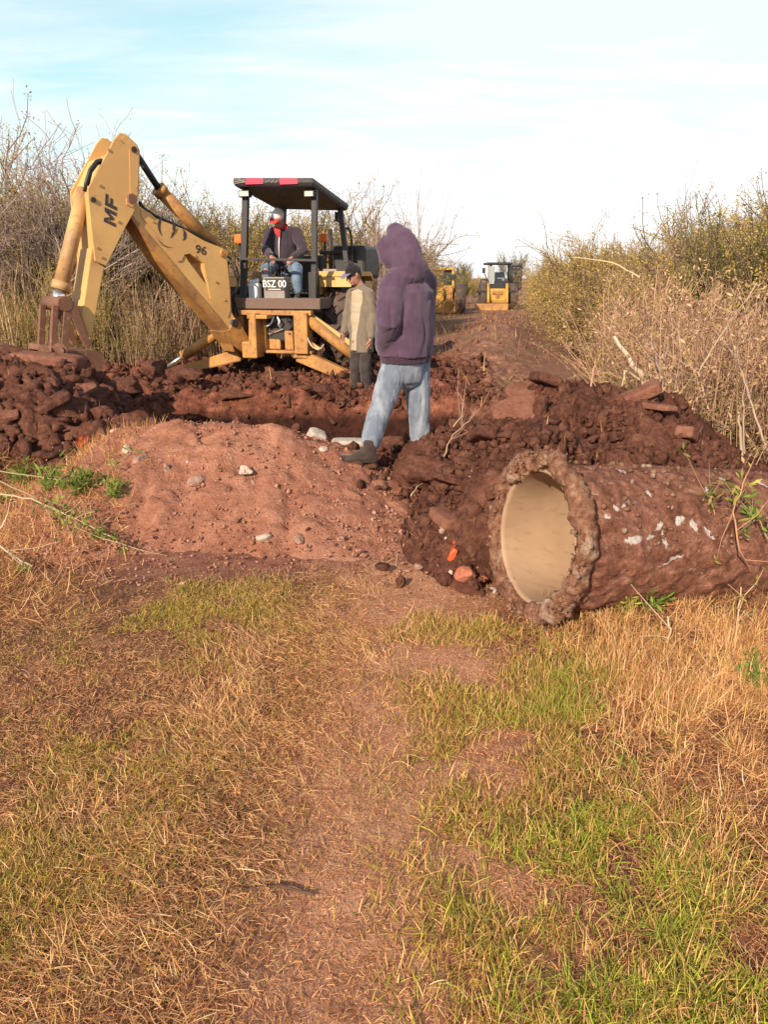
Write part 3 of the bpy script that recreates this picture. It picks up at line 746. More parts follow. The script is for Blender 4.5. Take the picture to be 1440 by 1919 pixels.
# 3 green on the left
x, y = scatter(440000, -2.9, .3, .7, 3.9, lambda x, y: vis(x, y) * heapfree(x, y) * green_l(x, y) * (1 - .9 * track(x, y)), 24)
n = len(x); tone = pick_tone(r, n, GREEN + STRAW[:2], [2, 3.6, .8, 3.4, 1.4, 1])
blades_obj('green_grass', x, y, r.uniform(0, 6.28, n), .011 + .022 * r.random(n), r.uniform(.2, 1.25, n), .0013 + .0011 * r.random(n), r.uniform(.1, .9, n), tone, 'short green grass in the patch left of the track', r)
# 4 green on the right, longer blades
x, y = scatter(290000, -.1, 1.6, .7, 2.95, lambda x, y: vis(x, y) * green_r(x, y) * np.clip(.2 + 1.7 * fbm(x * 6, y * 6, seed=90) + .25, 0, 1), 25)
n = len(x); tone = pick_tone(r, n, [(.27, .33, .04), (.40, .42, .055), (.16, .21, .03), (.5, .42, .08)] + STRAW[:3], [2.6, 3.2, 1.2, 1.8, 1.3, .9, .8])
blades_obj('green_grass', x, y, r.uniform(0, 6.28, n), .02 + .065 * r.random(n) ** 1.5, r.uniform(.15, 1.2, n), .0018 + .0016 * r.random(n), r.uniform(.1, 1.3, n), tone, 'lush green grass strip between the track and the tall dry grass', r)
x, y = scatter(210000, -.5, 1.4, .95, 3.2, lambda x, y: vis(x, y) * heapfree(x, y) * gauss((x - .46) / .3) * np.clip(.4 + fbm(x * 5, y * 5, seed=85) * 1.5, 0, 1), 26)
n = len(x); tone = pick_tone(r, n, GREEN + STRAW, [1.2, 2, .7, 2.2, 2, 2, 1.3, 1, .7])
blades_obj('mixed_grass', x, y, r.uniform(0, 6.28, n), .018 + .045 * r.random(n), r.uniform(.2, 1.3, n), .0017 + .0013 * r.random(n), r.uniform(0, .8, n), tone, 'mixed short dry and green grass along the right of the track', r)
# 5 tall dry grass on the right
x, y = scatter(430000, .5, 4.4, .6, 3.9, lambda x, y: vis(x, y) * tall_r(x, y) * np.clip(.42 + 1.3 * fbm(x * 4, y * 4, seed=97) + .8 * fbm(x * 11, y * 11, oct=2, seed=84), .05, 1) * .85, 27)
n = len(x); tone = pick_tone(r, n, STRAW + GREEN[1:2], [3, 3.2, 2, 1.2, 2.4, .7])
blades_obj('tall_dry_grass', x, y, r.uniform(0, 6.28, n), .03 + .11 * r.random(n) ** 1.7, r.uniform(.45, 1.55, n), .0017 + .0013 * r.random(n), r.normal(size=n) * 1.0, tone, 'tangled tall dry grass in front of the pipe', r)
# 6 grass and litter on the verge beside the weeds, and sparse straw on heaps and field
x, y = scatter(60000, -14, 14, 9, 44, lambda x, y: np.clip(sstep(1.0, 3.0, np.abs(x - .16 * (y - 4) - .3)) * .7 + .1, 0, 1) * (1 - .96 * (sstep(-8, -6.5, x) * (1 - sstep(.6, 1.4, x)) * (1 - sstep(13, 14.5, y)))), 28)
n = len(x); tone = pick_tone(r, n, STRAW + GREEN, [3, 2, 3, 2, 1, 1, 1.4, 1, 1])
blades_obj('verge_grass', x, y, r.uniform(0, 6.28, n), .12 + .3 * r.random(n) ** 2, r.uniform(.05, .9, n), .006 + .006 * r.random(n), r.uniform(0, .9, n), tone, 'dry grass on both verges of the far track', r)
x, y = scatter(9000, -6.5, 3, 3.2, 12, lambda x, y: np.clip((spoil_h(x, y) + lheap_h(x, y)) * 4 + .35 * sstep(8.8, 9.3, y), 0, 1) * np.clip(.2 + fbm(x * 2, y * 2, seed=98) * 1.6, .03, 1), 29)
n = len(x); tone = pick_tone(r, n, STRAW, [3, 2, 3, 2, .6]) * .8
base = np.stack([x, y, top_z(x, y) + .02], 1); V, F = blades_np(base, r.uniform(0, 6.28, n), .05 + .14 * r.random(n) ** 2, r.uniform(.4, 1.8, n), .002 + .004 * r.random(n), r.normal(size=n) * .9, r)
tag(np_obj('root_litter', V, F, grass_m, col=np.repeat(tone, 8, 0)), 'dead roots and straw litter mixed into the dug soil', 'litter', kind='stuff')
# 7 weeds lying at the left edge in front of the mound
x, y = scatter(120000, -5.2, -1.3, 1.2, 5.6, lambda x, y: vis(x, y) * np.maximum(gauss((x + 2.1) / .5) * (y > 3), sstep(-2.35, -3.1, x + .5 * fbm(x, y, seed=82))) * .8, 31)
n = len(x); tone = pick_tone(r, n, STRAW, [3, 2, 3, 2.5, .6])
base = np.stack([x, y, top_z(x, y) + .004], 1); V, F = blades_np(base, r.uniform(0, 6.28, n), .04 + .1 * r.random(n), r.uniform(.7, 1.5, n), .002 + .0015 * r.random(n), r.normal(size=n) * .6, r)
tag(np_obj('dry_grass', V, F, grass_m, col=np.repeat(tone, 8, 0)), 'dry grass around the cut branches at the left of the mound', 'grass', kind='stuff')
# ================================================================ plants
bark_m = tone_mat('bark', .85, 0, .2, .15)
leaf_m = tone_mat('leaf', .7, .35, .22, .25)
stalk_m = tone_mat('dry_stalk', .75, .15, .2, .2)
def grow(r, start, d, length, rad, level, out, tips, spread=.8, kids=(4, 5, 5, 4), wob=.18, up=.15, ratio=.62, maxlev=3, n=6):
    pts = [np.array(start, float)]; d = np.array(d, float); d /= np.linalg.norm(d)
    for i in range(n - 1):
        d = d + r.normal(size=3) * wob + np.array([0, 0, up * .3]); d /= np.linalg.norm(d)
        pts.append(pts[-1] + d * length / (n - 1))
    pts = np.array(pts); rr = np.linspace(rad, rad * .45, n)
    out.append((pts, rr, level))
    if level >= maxlev:
        tips.append(pts); return
    for k in range(kids[min(level, len(kids) - 1)]):
        t = .25 + .75 * (k + r.random()) / kids[min(level, len(kids) - 1)]
        i = min(int(t * (n - 1)), n - 2); f = t * (n - 1) - i
        p = pts[i] * (1 - min(f, 1)) + pts[i + 1] * min(f, 1)
        bd = pts[i + 1] - pts[i]; bd /= np.linalg.norm(bd)
        q = r.normal(size=3); q -= bd * (q @ bd); q /= np.linalg.norm(q)
        nd = bd * math.cos(spread) + q * math.sin(spread) * (1 if level else 1)
        grow(r, p, nd, length * ratio * r.uniform(.7, 1.15), rad * .55, level + 1, out, tips, spread, kids, wob, up, ratio, maxlev, max(4, n - 1))
def woody(name, seed, height, stems, lean, kids, spread, leaf_n, leaf_size, leaf_pal, bark=(.17, .125, .11), rad=.03, maxlev=3, wob=.18, up=.2, ratio=.62, twigr=.004, crownname='crown', hollow=0):
    r = np.random.default_rng(seed); out, tips = [], []
    for s in range(stems):
        a = r.uniform(0, 6.28); l = lean * r.uniform(.3, 1.2)
        grow(r, (math.cos(a) * .08, math.sin(a) * .08, -.1), (math.cos(a) * l, math.sin(a) * l, 1), height * r.uniform(.5, .68), rad * r.uniform(.7, 1.1), 0, out, tips, spread, kids, wob, up, ratio, maxlev)
    thick = [(p, np.maximum(q, twigr)) for p, q, l in out if l <= 1]; thin = [(p, np.maximum(q, twigr)) for p, q, l in out if l > 1]
    V, F = tubes_np(thick, 5); bc = np.array(bark)
    t = np_mesh('trunk', V, F, bark_m, True, col=bc[None] * (1 + .25 * fbm(V[:, 0] * 9, V[:, 1] * 9, V[:, 2] * 4)[:, None]))
    V2, F2 = tubes_np(thin, 3); c2 = np.tile(bc * 1.25, (len(V2), 1)) * (1 + .2 * fbm(V2[:, 0] * 3, V2[:, 1] * 3, V2[:, 2] * 3)[:, None])
    Fs = [F2]
    if leaf_n:
        allp = np.concatenate(tips); idx = r.integers(0, len(allp), leaf_n)
        pos = allp[idx] + r.normal(size=(leaf_n, 3)) * leaf_size * 1.1
        V3, F3 = leaves_np(pos, leaf_size * r.uniform(.6, 1.4, leaf_n), r, .5)
        clump = .75 + .5 * (fbm(pos[:, 0] * 2.5, pos[:, 1] * 2.5, pos[:, 2] * 2.5, 2, seed) + .5)
        tn = pick_tone(r, leaf_n, leaf_pal[0], leaf_pal[1]) * clump[:, None]
        V2 = np.concatenate([V2, V3]); Fs = [F2, F3 + len(c2)]; c2 = np.concatenate([c2, np.repeat(tn, 4, 0)])
    c = np_mesh(crownname, V2, Fs, leaf_m, False, col=c2)
    return t, c, crownname
def plant_proto(name, tc):
    e = bpy.data.objects.new(name, None); COL.objects.link(e)
    t = bpy.data.objects.new('trunk', tc[0]); link(t, e)
    c = bpy.data.objects.new(tc[2], tc[1]); link(c, e)
    return e
USED = {}
def place(protos, k, x, y, rz, s, label, cat, group=None, z=None, sz=None, name=None):
    pr = protos[k % len(protos)]
    if id(pr) not in USED: USED[id(pr)] = 1; o = pr
    else: o = copy_tree(pr)
    o.location = (x, y, (Hs(x, y) if z is None else z) - .03); o.rotation_euler = (0, 0, rz); o.scale = (s, s, s * (sz or 1))
    for kk in ('group',):
        if kk in o: del o[kk]
    return tag(o, label, cat, group)
def drop_unused(protos):
    for pr in protos:
        if id(pr) not in USED:
            for c in list(pr.children): bpy.data.objects.remove(c)
            bpy.data.objects.remove(pr)
YG = ([(.46, .33, .07), (.60, .42, .115), (.28, .22, .05), (.62, .42, .18), (.52, .32, .17)], [3, 3, 2, 2, 1])
BR = ([(.30, .18, .10), (.22, .13, .075), (.38, .25, .14), (.26, .20, .07)], [3, 2, 2, 1])
DG = ([(.15, .16, .035), (.24, .22, .05), (.33, .26, .075), (.09, .10, .03)], [3, 3, 2, 1])
bare = [plant_proto('bare_tree', woody('bare_tree', 200 + i, 3.3, 5, .35, (6, 6, 5, 4), .58, 1500, .03, BR, bark=(.36, .275, .235), rad=.028, maxlev=3, wob=.2, twigr=.0032, crownname='crown')) for i in range(4)]
bushy = [plant_proto('shrub', woody('shrub', 230 + i, 2.7, 9, .62, (8, 7, 6), .6, 26000, .034, YG, bark=(.2, .14, .1), rad=.03, maxlev=2, wob=.2, twigr=.004)) for i in range(4)]
greenb = [plant_proto('shrub', woody('shrub', 250 + i, 2.9, 8, .42, (8, 7, 6), .5, 22000, .032, DG, bark=(.15, .11, .08), rad=.03, maxlev=2, wob=.16, up=.5, twigr=.004)) for i in range(3)]
thin = [plant_proto('bare_tree', woody('bare_tree', 270 + i, 3.0, 9, .55, (5, 4, 3), .33, 0, .03, BR, bark=(.36, .27, .24), rad=.016, maxlev=2, wob=.08, up=.6, ratio=.7, twigr=.003)) for i in range(2)]

def weed(seed, h, n, spread, tones, leafy, lpal, side=3, rad=.0045, arch=.5):
    r = np.random.default_rng(seed); st, sidebr, tips = [], [], []
    for i in range(n):
        a = r.uniform(0, 6.28); q = spread * math.sqrt(r.random()); p = np.array([math.cos(a) * q, math.sin(a) * q, -.05])
        L = h * r.uniform(.55, 1.1); az = a + r.normal() * .9; lean = abs(r.normal()) * (.1 + .13 * arch) + .03; bend = r.normal() * arch * .5
        pts = [p]; m = 6
        for k in range(m):
            an = lean + bend * (k / m) ** 1.5 + r.normal() * .05; az += r.normal() * .12
            pts.append(pts[-1] + np.array([math.cos(az) * math.sin(an), math.sin(az) * math.sin(an), math.cos(an)]) * L / m)
        pts = np.array(pts); st.append((pts, np.linspace(rad * r.uniform(.8, 1.5), rad * .45, m + 1)))
        for s in range(r.integers(0, side + 1)):
            t = r.uniform(.35, .95); k = min(int(t * m), m - 1); b0 = pts[k] + (pts[k + 1] - pts[k]) * (t * m - k)
            d = np.array([r.normal(), r.normal(), .9]); d /= np.linalg.norm(d); l2 = L * r.uniform(.08, .25)
            bp = np.array([b0, b0 + d * l2 * .5, b0 + d * l2 + np.array([0, 0, .03])]); sidebr.append((bp, np.array([rad * .5, rad * .4, rad * .3]))); tips.append(bp)
        tips.append(pts[3:])
    V, F = tubes_np(st + sidebr, 3); nst = sum(len(p) for p, _ in st) * 3
    tn = np.zeros((len(V), 3)); tp = np.array(tones); o = 0
    for (p, _) in st + sidebr:
        tn[o:o + len(p) * 3] = tp[r.integers(0, len(tp))] * r.uniform(.75, 1.2); o += len(p) * 3
    stalk = np_mesh('stalks', V, F, stalk_m, False, col=tn)
    allp = np.concatenate(tips); nl = leafy; idx = r.integers(0, len(allp), nl)
    pos = allp[idx] + r.normal(size=(nl, 3)) * .035
    V3, F3 = leaves_np(pos, r.uniform(.02, .055, nl), r, .35, upbias=-.15)
    return stalk, np_mesh('foliage', V3, F3, leaf_m, False, col=np.repeat(pick_tone(r, nl, lpal[0], lpal[1]), 4, 0))
def weed_proto(name, a):
    e = bpy.data.objects.new(name, None); COL.objects.link(e)
    link(bpy.data.objects.new('stalks', a[0]), e); link(bpy.data.objects.new('foliage', a[1]), e); return e
TAN = [(.60, .40, .23), (.44, .28, .16), (.70, .51, .32), (.30, .18, .10), (.52, .35, .23)]
PINK = [(.50, .30, .215), (.38, .215, .15), (.62, .41, .30), (.26, .14, .10), (.54, .36, .2)]
YEL = [(.58, .44, .14), (.50, .38, .10), (.64, .48, .2)]
LW = ([(.46, .28, .17), (.58, .39, .23), (.32, .17, .105), (.42, .30, .09)], [3, 2, 2, 1])
LG = ([(.16, .18, .04), (.27, .26, .06), (.35, .25, .1), (.11, .13, .035)], [2, 2, 2, 1])
reed = [weed_proto('reed_clump', weed(300 + i, 1.9, 50, .45, TAN, 420, LW, 2, .0062, 1.0)) for i in range(4)]
yreed = [weed_proto('reed_clump', weed(310 + i, 1.7, 60, .45, YEL + TAN[:2], 700, LG, 2, .005, .5)) for i in range(2)]
weedr = [weed_proto('weed_clump', weed(320 + i, 1.45, 75, .5, PINK + TAN[:2], 1900, LW, 5, .0042, 1.7)) for i in range(5)]
wgreen = [weed_proto('weed_clump', weed(340 + i, 1.0, 40, .4, PINK, 1300, LG, 4, .004, .9)) for i in range(2)]
r = np.random.default_rng(77)
def J(lo, hi): return float(r.uniform(lo, hi))

# --- left: bare trees behind, reeds in front of them
def crown_h(pr):
    me = [c for c in pr.children if not c.name.startswith('trunk')][0].data
    V = np.zeros(len(me.vertices) * 3, np.float32); me.vertices.foreach_get('co', V); return float(np.percentile(V[2::3], 97))
HT = {}
def fit(protos, k, px, Y, outline, lo, hi):
    """scale that lets the crown of this plant reach the skyline seen above that spot"""
    pr = protos[k % len(protos)]
    if id(pr) not in HT: HT[id(pr)] = crown_h(pr)
    py = float(np.interp(px, [o[0] for o in outline], [o[1] for o in outline])); x = P(px, 520, Y).x
    return max(.25, (P(px, py, Y).z - Hs(x, Y)) / HT[id(pr)] * J(lo, hi))
LEFT = [(-250, 170), (0, 195), (60, 205), (110, 212), (150, 262), (200, 305), (260, 328), (330, 330), (400, 350), (450, 372)]
CABL = [(400, 350), (440, 372), (520, 378), (610, 385), (690, 405), (790, 450), (830, 495), (900, 512)]
RIGHT = [(985, 518), (1010, 500), (1040, 478), (1090, 446), (1140, 428), (1200, 442), (1260, 432), (1320, 392), (1360, 368), (1440, 335), (1700, 250)]
LT = [(20, 12.5), (108, 13.5), (-70, 12.5), (180, 16.5), (60, 18), (-160, 14), (250, 17), (320, 16.5), (390, 18.5), (-240, 15)]
for i, (px, Y) in enumerate(LT):
    q = P(px, 560, Y); lab = ['bare twiggy tree nearest the left edge of the photo, behind the reeds', 'bare twiggy tree close to the dipper arm of the digger, behind the reeds'][i] if i < 2 else 'grey bare twiggy tree in the row behind the left reeds'
    place(bare, i, q.x, Y, J(0, 6.28), fit(bare, i, px, Y, LEFT, .72, .88), lab, 'tree', None if i < 2 else 'bare trees behind the reeds')
for i in range(64):
    Y = J(11.8, 17.5); px = J(-160, 455)
    if px > 330 and Y < 13.4: Y = J(13.6, 18)
    q = P(px, 640, Y)
    yel = px < 230 and i % 5 < 3
    place(yreed if yel else reed, i, q.x, Y, J(0, 6.28), J(.78, 1.12), 'clump of yellowish reeds in the left thicket beside the digger arm' if yel else 'clump of tall dry tan reeds in the thicket behind the digger arm', 'reeds', 'yellowish reed clumps of the left thicket' if yel else 'tan reed clumps of the left thicket')
for i in range(12):
    Y = J(14.5, 20); px = 40 + 36 * i + J(-12, 12); q = P(px, 560, Y)
    place(bushy, i, q.x, Y, J(0, 6.28), fit(bushy, i, px, Y, LEFT, .5, .78), 'golden tan leafy shrub standing between the bare trees and the left reeds', 'shrub', 'golden shrubs of the left thicket')
for i in range(9):
    Y = J(14.5, 21); px = J(180, 470); q = P(px, 560, Y)
    place(greenb, i, q.x, Y, J(0, 6.28), fit(greenb, i, px, Y, LEFT, .6, .85), 'dull green leafy shrub among the bare trees of the left thicket', 'shrub', 'green shrubs of the left thicket')
for i in range(8):
    Y = J(11.2, 12.2); px = -80 + i * 60 + J(-20, 20); q = P(px, 680, Y)
    if px > 300: continue
    place(wgreen, i, q.x, Y, J(0, 6.28), J(.6, .95), 'low green weeds at the foot of the left reeds', 'weeds', 'low weeds under the left reeds')
# --- behind the cab
CB = [(440, 18, 1), (475, 17, 0), (505, 18, 0), (535, 19, 1), (565, 17.5, 0), (600, 18.5, 1), (640, 20, 0), (690, 23, 0), (735, 24, 0), (752, 30, 0), (790, 43, 1), (845, 44, 1), (870, 46, 1), (888, 50, 0), (820, 40, 1), (775, 44, 0), (455, 21, 0), (520, 22, 0), (585, 22, 0), (660, 25, 0), (715, 28, 1)]
for i, (px, Y, g) in enumerate(CB):
    q = P(px, 540, Y); pr = greenb if g else bushy
    place(pr, i, q.x, Y, J(0, 6.28), fit(pr, i, px, Y, CABL, .72, .9), 'dark green leafy shrub behind the digger and the men' if g else 'yellow green leafy shrub behind the digger and the men', 'shrub', 'dark green shrubs behind the digger' if g else 'yellow green shrubs behind the digger')
q = P(745, 540, 19.5); place(thin, 0, q.x, 19.5, .5, 1.12, 'pale leafless brush of straight shoots behind the hooded man', 'tree')
q = P(695, 540, 18); place(thin, 1, q.x, 18, 1.5, .95, 'pale leafless shoots just left of the hooded man, behind the cap wearer', 'tree')
for i in range(16):
    Y = J(15, 30); px = J(640, 790); q = P(px, 600, Y)
    place(weedr, i, q.x, Y, J(0, 6.28), J(.5, .8), 'dry brown weeds along the left verge of the far track', 'weeds', 'weeds on the left verge of the far track')
# --- right thicket
def edge_x(Y): return 2.35 + .20 * (Y - 5)           # edge of the track side
for i in range(120):
    t = (i + J(0, 1)) / 120; Y = 5.3 + 24 * t ** 1.35
    x = edge_x(Y) + abs(J(-.6, 1)) * (1.4 + Y * .28) * J(.1, 1)
    place(weedr, i, x, Y, J(0, 6.28), J(.75, 1.12) * (1.0 if Y > 7 else .92), 'clump of dry pinkish brown weeds in the thicket right of the track', 'weeds', 'dry weed clumps of the right thicket')
for i in range(30):
    Y = J(5.2, 12); x = edge_x(Y) - J(-.3, .35) + (.5 if Y < 6.5 else 0)
    place(wgreen, i, x, Y, J(0, 6.28), J(.5, .9), 'low green weeds at the foot of the right thicket', 'weeds', 'low weeds under the right thicket')
RT = [(1435, 9.5), (1500, 8.5), (1370, 11), (1460, 11), (1300, 13), (1240, 15), (1270, 12.5), (1180, 16.5), (1120, 18), (1150, 20), (1090, 21), (1066, 24), (1052, 28), (1046, 33), (1210, 19), (1330, 17), (1560, 10), (1022, 52), (1410, 14), (1400, 8.6), (1335, 10.3), (1205, 14),
      (1285, 10.5), (1240, 12), (1160, 14.5), (1110, 15.5), (1075, 18), (1062, 21), (1050, 25), (1480, 13), (1390, 17), (1250, 18), (1350, 14), (1310, 20), (1140, 24), (1190, 22), (1045, 29)]
for i, (px, Y) in enumerate(RT):
    q = P(px, 540, Y); front = i >= 22
    lab, grp = ('yellow green leafy shrub rising above the dry weeds on the right', 'yellow green shrubs over the right thicket')
    if i == 0: lab, grp = 'tallest yellow green shrub, at the right edge of the photo', None
    g = i % 7 == 5; pr = greenb if g else bushy
    place(pr, i, q.x, Y, J(0, 6.28), fit(pr, i, px, Y, RIGHT, .72, .88) if not front else fit(pr, i, px, Y, RIGHT, .60, .8), lab, 'shrub', grp)
for i, (px, Y) in enumerate([(1440, 10), (1345, 13), (1235, 17), (1165, 19)]):
    q = P(px, 540, Y); place(bare, i + 1, q.x, Y, J(0, 6.28), fit(bare, i + 1, px, Y, RIGHT, .8, .88), 'grey bare twigs standing up through the shrubs of the right thicket', 'tree', 'bare trees in the right thicket')
# far line of scrub beyond the loader
for i in range(26):
    Y = J(58, 120); x = J(-.25, .5) * Y + 5
    place(greenb if i % 2 else bushy, i, x, Y, J(0, 6.28), J(.9, 1.5), 'distant scrub on the horizon beyond the loader', 'shrub', 'distant scrub on the horizon')
for p_ in (bare, bushy, greenb, thin, reed, yreed, weedr, wgreen): drop_unused(p_)

# --- single dead stems, roots and branches
def stem(name, pts, rad, tone, label, cat, twigs=0, seed=0, leaves=None, k=6):
    rr = np.random.default_rng(seed); pts = [Vector(p) for p in pts]
    fine = []
    for i in range(len(pts) - 1):
        for t in (0, .25, .5, .75): fine.append(pts[i].lerp(pts[i + 1], t))
    fine.append(pts[-1]); A = np.array([p[:] for p in fine]); A[1:-1] += rr.normal(size=(len(A) - 2, 3)) * rad * .45
    br = [(A, np.linspace(rad, rad * .45, len(A)))]; tips = [A[len(A) // 2:]]
    for j in range(twigs):
        i = rr.integers(len(A) // 4, len(A) - 1); d = (A[i] - A[i - 1]) / (np.linalg.norm(A[i] - A[i - 1]) + 1e-6) + rr.normal(size=3) * .8; d /= np.linalg.norm(d)
        L = rr.uniform(.08, .3) * (1 + rad * 8); b = np.array([A[i], A[i] + d * L * .5 + rr.normal(size=3) * .01, A[i] + d * L + rr.normal(size=3) * .02]); br.append((b, np.array([rad * .4, rad * .3, rad * .18]))); tips.append(b)
    V, F = tubes_np(br, k)
    if leaves is None:
        o = np_obj(name, V, F, bark_m, smooth=True, col=np.tile(np.array(tone), (len(V), 1)) * (1 + .25 * fbm(V[:, 0] * 30, V[:, 1] * 30, V[:, 2] * 30)[:, None]))
        return tag(o, label, cat)
    e = empty(name, (0, 0, 0)); np_obj('stem', V, F, bark_m, e, smooth=True, col=np.tile(np.array(tone), (len(V), 1)))
    nl, ls, pal = leaves; ap = np.concatenate(tips); pos = ap[rr.integers(0, len(ap), nl)] + rr.normal(size=(nl, 3)) * ls * .3
    V3, F3 = leaves_np(pos, ls * rr.uniform(.6, 1.3, nl), rr, .28, .25)
    np_obj('foliage', V3, F3, leaf_m, e, col=np.repeat(pick_tone(rr, nl, pal[0], pal[1]), 4, 0))
    return tag(e, label, cat)
GY = (.34, .26, .20); PALE = (.44, .33, .225)
stem('dead_tree', [P(1238, 742, 6.0), P(1200, 700, 6.0), P(1152, 630, 6.1)], .032, (.44, .34, .25), 'pale dead trunk leaning towards the track behind the spoil heap', 'dead tree', 1, 1)
stem('dead_tree', [P(1255, 765, 6.1), P(1245, 715, 6.2), P(1220, 640, 6.3)], .026, (.30, .22, .18), 'grey upright dead trunk right of the leaning one', 'dead tree', 2, 2)
stem('dead_branch', [P(1240, 738, 5.9), P(1205, 712, 5.9), P(1172, 694, 5.85), P(1172, 712, 5.85)], .018, PALE, 'broken pale branch low on the leaning dead trunk', 'branch', 1, 3)
stem('dead_branch', [P(1240, 782, 5.3), P(1256, 770, 5.35), P(1268, 760, 5.4)], .011, PALE, 'short pale stick poking out of the spoil heap by the weeds', 'branch', 0, 4)
stem('dead_branch', [P(1250, 786, 5.4), P(1300, 780, 5.4), P(1350, 800, 5.3)], .008, GY, 'thin bent stem lying over the right end of the spoil heap', 'branch', 4, 5)
stem('dead_stalk', [P(1392, 860, 4.8), P(1388, 800, 4.85), P(1382, 757, 4.9)], .012, PALE, 'thick broken pale stalk standing behind the far end of the pipe', 'stalk', 1, 6)
stem('dead_stalk', [P(1396, 858, 4.9), P(1395, 790, 4.9), P(1394, 735, 4.95)], .008, PALE, 'thin straight pale stalk beside the thick broken one', 'stalk', 0, 7)
stem('dead_stalk', [P(1440, 845, 4.9), P(1410, 760, 4.95), P(1392, 700, 5.0), P(1375, 660, 5.0)], .009, GY, 'long grey stalk leaning left at the right edge of the photo', 'stalk', 3, 8)
stem('dead_stalk', [P(1330, 770, 5.3), P(1310, 700, 5.35), P(1345, 640, 5.4), P(1420, 530, 5.6)], .009, (.36, .27, .19), 'curved pale stalk rising to the right through the thicket', 'stalk', 4, 9)
stem('dead_stalk', [P(1320, 752, 5.5), P(1300, 690, 5.5), P(1276, 650, 5.6), P(1270, 615, 5.6)], .009, (.4, .25, .17), 'brown crooked stalk in the middle of the right thicket', 'stalk', 3, 10)
stem('dead_branch', [P(1200, 520, 9), P(1150, 492, 9.1), P(1100, 484, 9.2), P(1072, 482, 9.2)], .012, (.45, .33, .21), 'long pale arching branch over the right thicket', 'branch', 0, 11)
stem('dead_branch', [P(1105, 745, 5.1), P(1112, 700, 5.1), P(1118, 672, 5.1)], .008, (.42, .24, .16), 'thin reddish stick standing on the spoil heap', 'branch', 0, 12)
stem('dead_branch', [P(862, 840, 5.3), P(866, 790, 5.3), P(858, 740, 5.4), P(860, 690, 5.4)], .006, (.25, .16, .12), 'thin dark bare twig standing right of the hooded man', 'branch', 7, 13)
stem('root', [P(832, 856, 4.9), P(850, 815, 4.95), P(880, 790, 5.0), P(890, 772, 5.0)], .007, (.33, .21, .14), 'pale curved root arching out of the soil right of the hooded man', 'root', 5, 14)
stem('root', [P(850, 800, 5.0), P(866, 780, 5.0), P(868, 766, 5.05)], .005, (.38, .26, .17), 'short pale root beside the arching one', 'root', 3, 15)
stem('root', [P(770, 930, 4.3), P(782, 912, 4.3), P(792, 906, 4.35)], .004, PALE, 'thin pale rootlet curling out of the bank', 'root', 0, 16)
stem('twig', [P(590, 1676, 1.5), P(540, 1662, 1.52), P(480, 1662, 1.52), P(420, 1668, 1.5)], .004, (.12, .07, .05), 'dark thin twig lying on the near track', 'twig', 2, 17)
stem('twig', [P(985, 1292, 2.52), P(965, 1280, 2.55), P(948, 1266, 2.6)], .003, (.62, .48, .3), 'short pale straw lying in the grass left of the green strip', 'twig', 0, 18)
def up(p, dz): return (p.x, p.y, p.z + dz)
G2 = ([(.12, .20, .03), (.2, .28, .05), (.08, .13, .025), (.34, .36, .08)], [3, 3, 1, 1])
CUT = [([(-5, 882, 4.5), (70, 893, 4.4), (150, 905, 4.35), (205, 908, 4.4)], .005, (.33, .28, .14), 9, (150, .06, G2), 'upper cut branch with leaves lying at the left foot of the mound'),
       ([(-5, 925, 4.2), (60, 935, 4.15), (140, 972, 4.0), (215, 1010, 3.85), (240, 1030, 3.8)], .007, (.42, .31, .19), 8, (90, .05, G2), 'long pale cut branch slanting down at the left of the mound'),
       ([(-5, 900, 4.4), (50, 925, 4.2), (120, 968, 4.05), (130, 1000, 3.9)], .005, (.36, .26, .16), 8, (80, .05, G2), 'thin cut branch crossing the long pale one'),
       ([(-5, 1020, 3.7), (30, 1045, 3.6), (60, 1062, 3.55)], .006, (.50, .40, .29), 7, (20, .04, G2), 'white stripped branch at the left edge in the dry grass'),
       ([(0, 990, 3.8), (10, 975, 3.82), (14, 962, 3.84)], .006, (.5, .34, .25), 2, (6, .03, G2), 'short reddish sprig at the left edge above the white branch')]
for i, (pp, rad, tone, tw, lv, lab) in enumerate(CUT):
    pts = [P(*p) for p in pp]
    pts = [Vector((p.x, p.y, max(p.z, tz(p.x, p.y) + .015))) for p in pts]
    stem('cut_branch', pts, rad, tone, lab, 'branch', tw, 40 + i, lv)
def herb(name, base, n, L, pal, label, seed, wd=.2, cat='plant'):
    rr = np.random.default_rng(seed); e = empty(name, base, 0, label, cat); br, pos, dirs = [], [], []
    for i in range(n):
        a = rr.uniform(0, 6.28); an = rr.uniform(.1, .9); d = np.array([math.cos(a) * math.sin(an), math.sin(a) * math.sin(an), math.cos(an)]); l = L * rr.uniform(.6, 1.1)
        pts = np.array([d * l * t + np.array([0, 0, -.25 * l * t * t * math.sin(an)]) for t in (0, .33, .66, 1)]); br.append((pts, np.linspace(.003, .0015, 4)))
        for t in np.linspace(.25, 1, 7):
            p = pts[0] * (1 - t) + pts[-1] * t; pos += [p, p]; dirs += [d * .6 + rr.normal(size=3) * .7, d * .6 + rr.normal(size=3) * .7]
    V, F = tubes_np(br, 4); np_obj('stem', V, F, bark_m, e, col=np.tile([.2, .2, .06], (len(V), 1)))
    pos, dirs = np.array(pos), np.array(dirs); V3, F3 = leaves_np(pos, L * .33 * rr.uniform(.6, 1.2, len(pos)), rr, wd, .1, dirs)
    np_obj('foliage', V3, F3, leaf_m, e, col=np.repeat(pick_tone(rr, len(pos), pal[0], pal[1]), 4, 0)); return e
q = on_surface(95, 925); herb('leafy_plant', (q.x, q.y, q.z), 12, .17, G2, 'bright green leafy plant growing among the cut branches', 51)
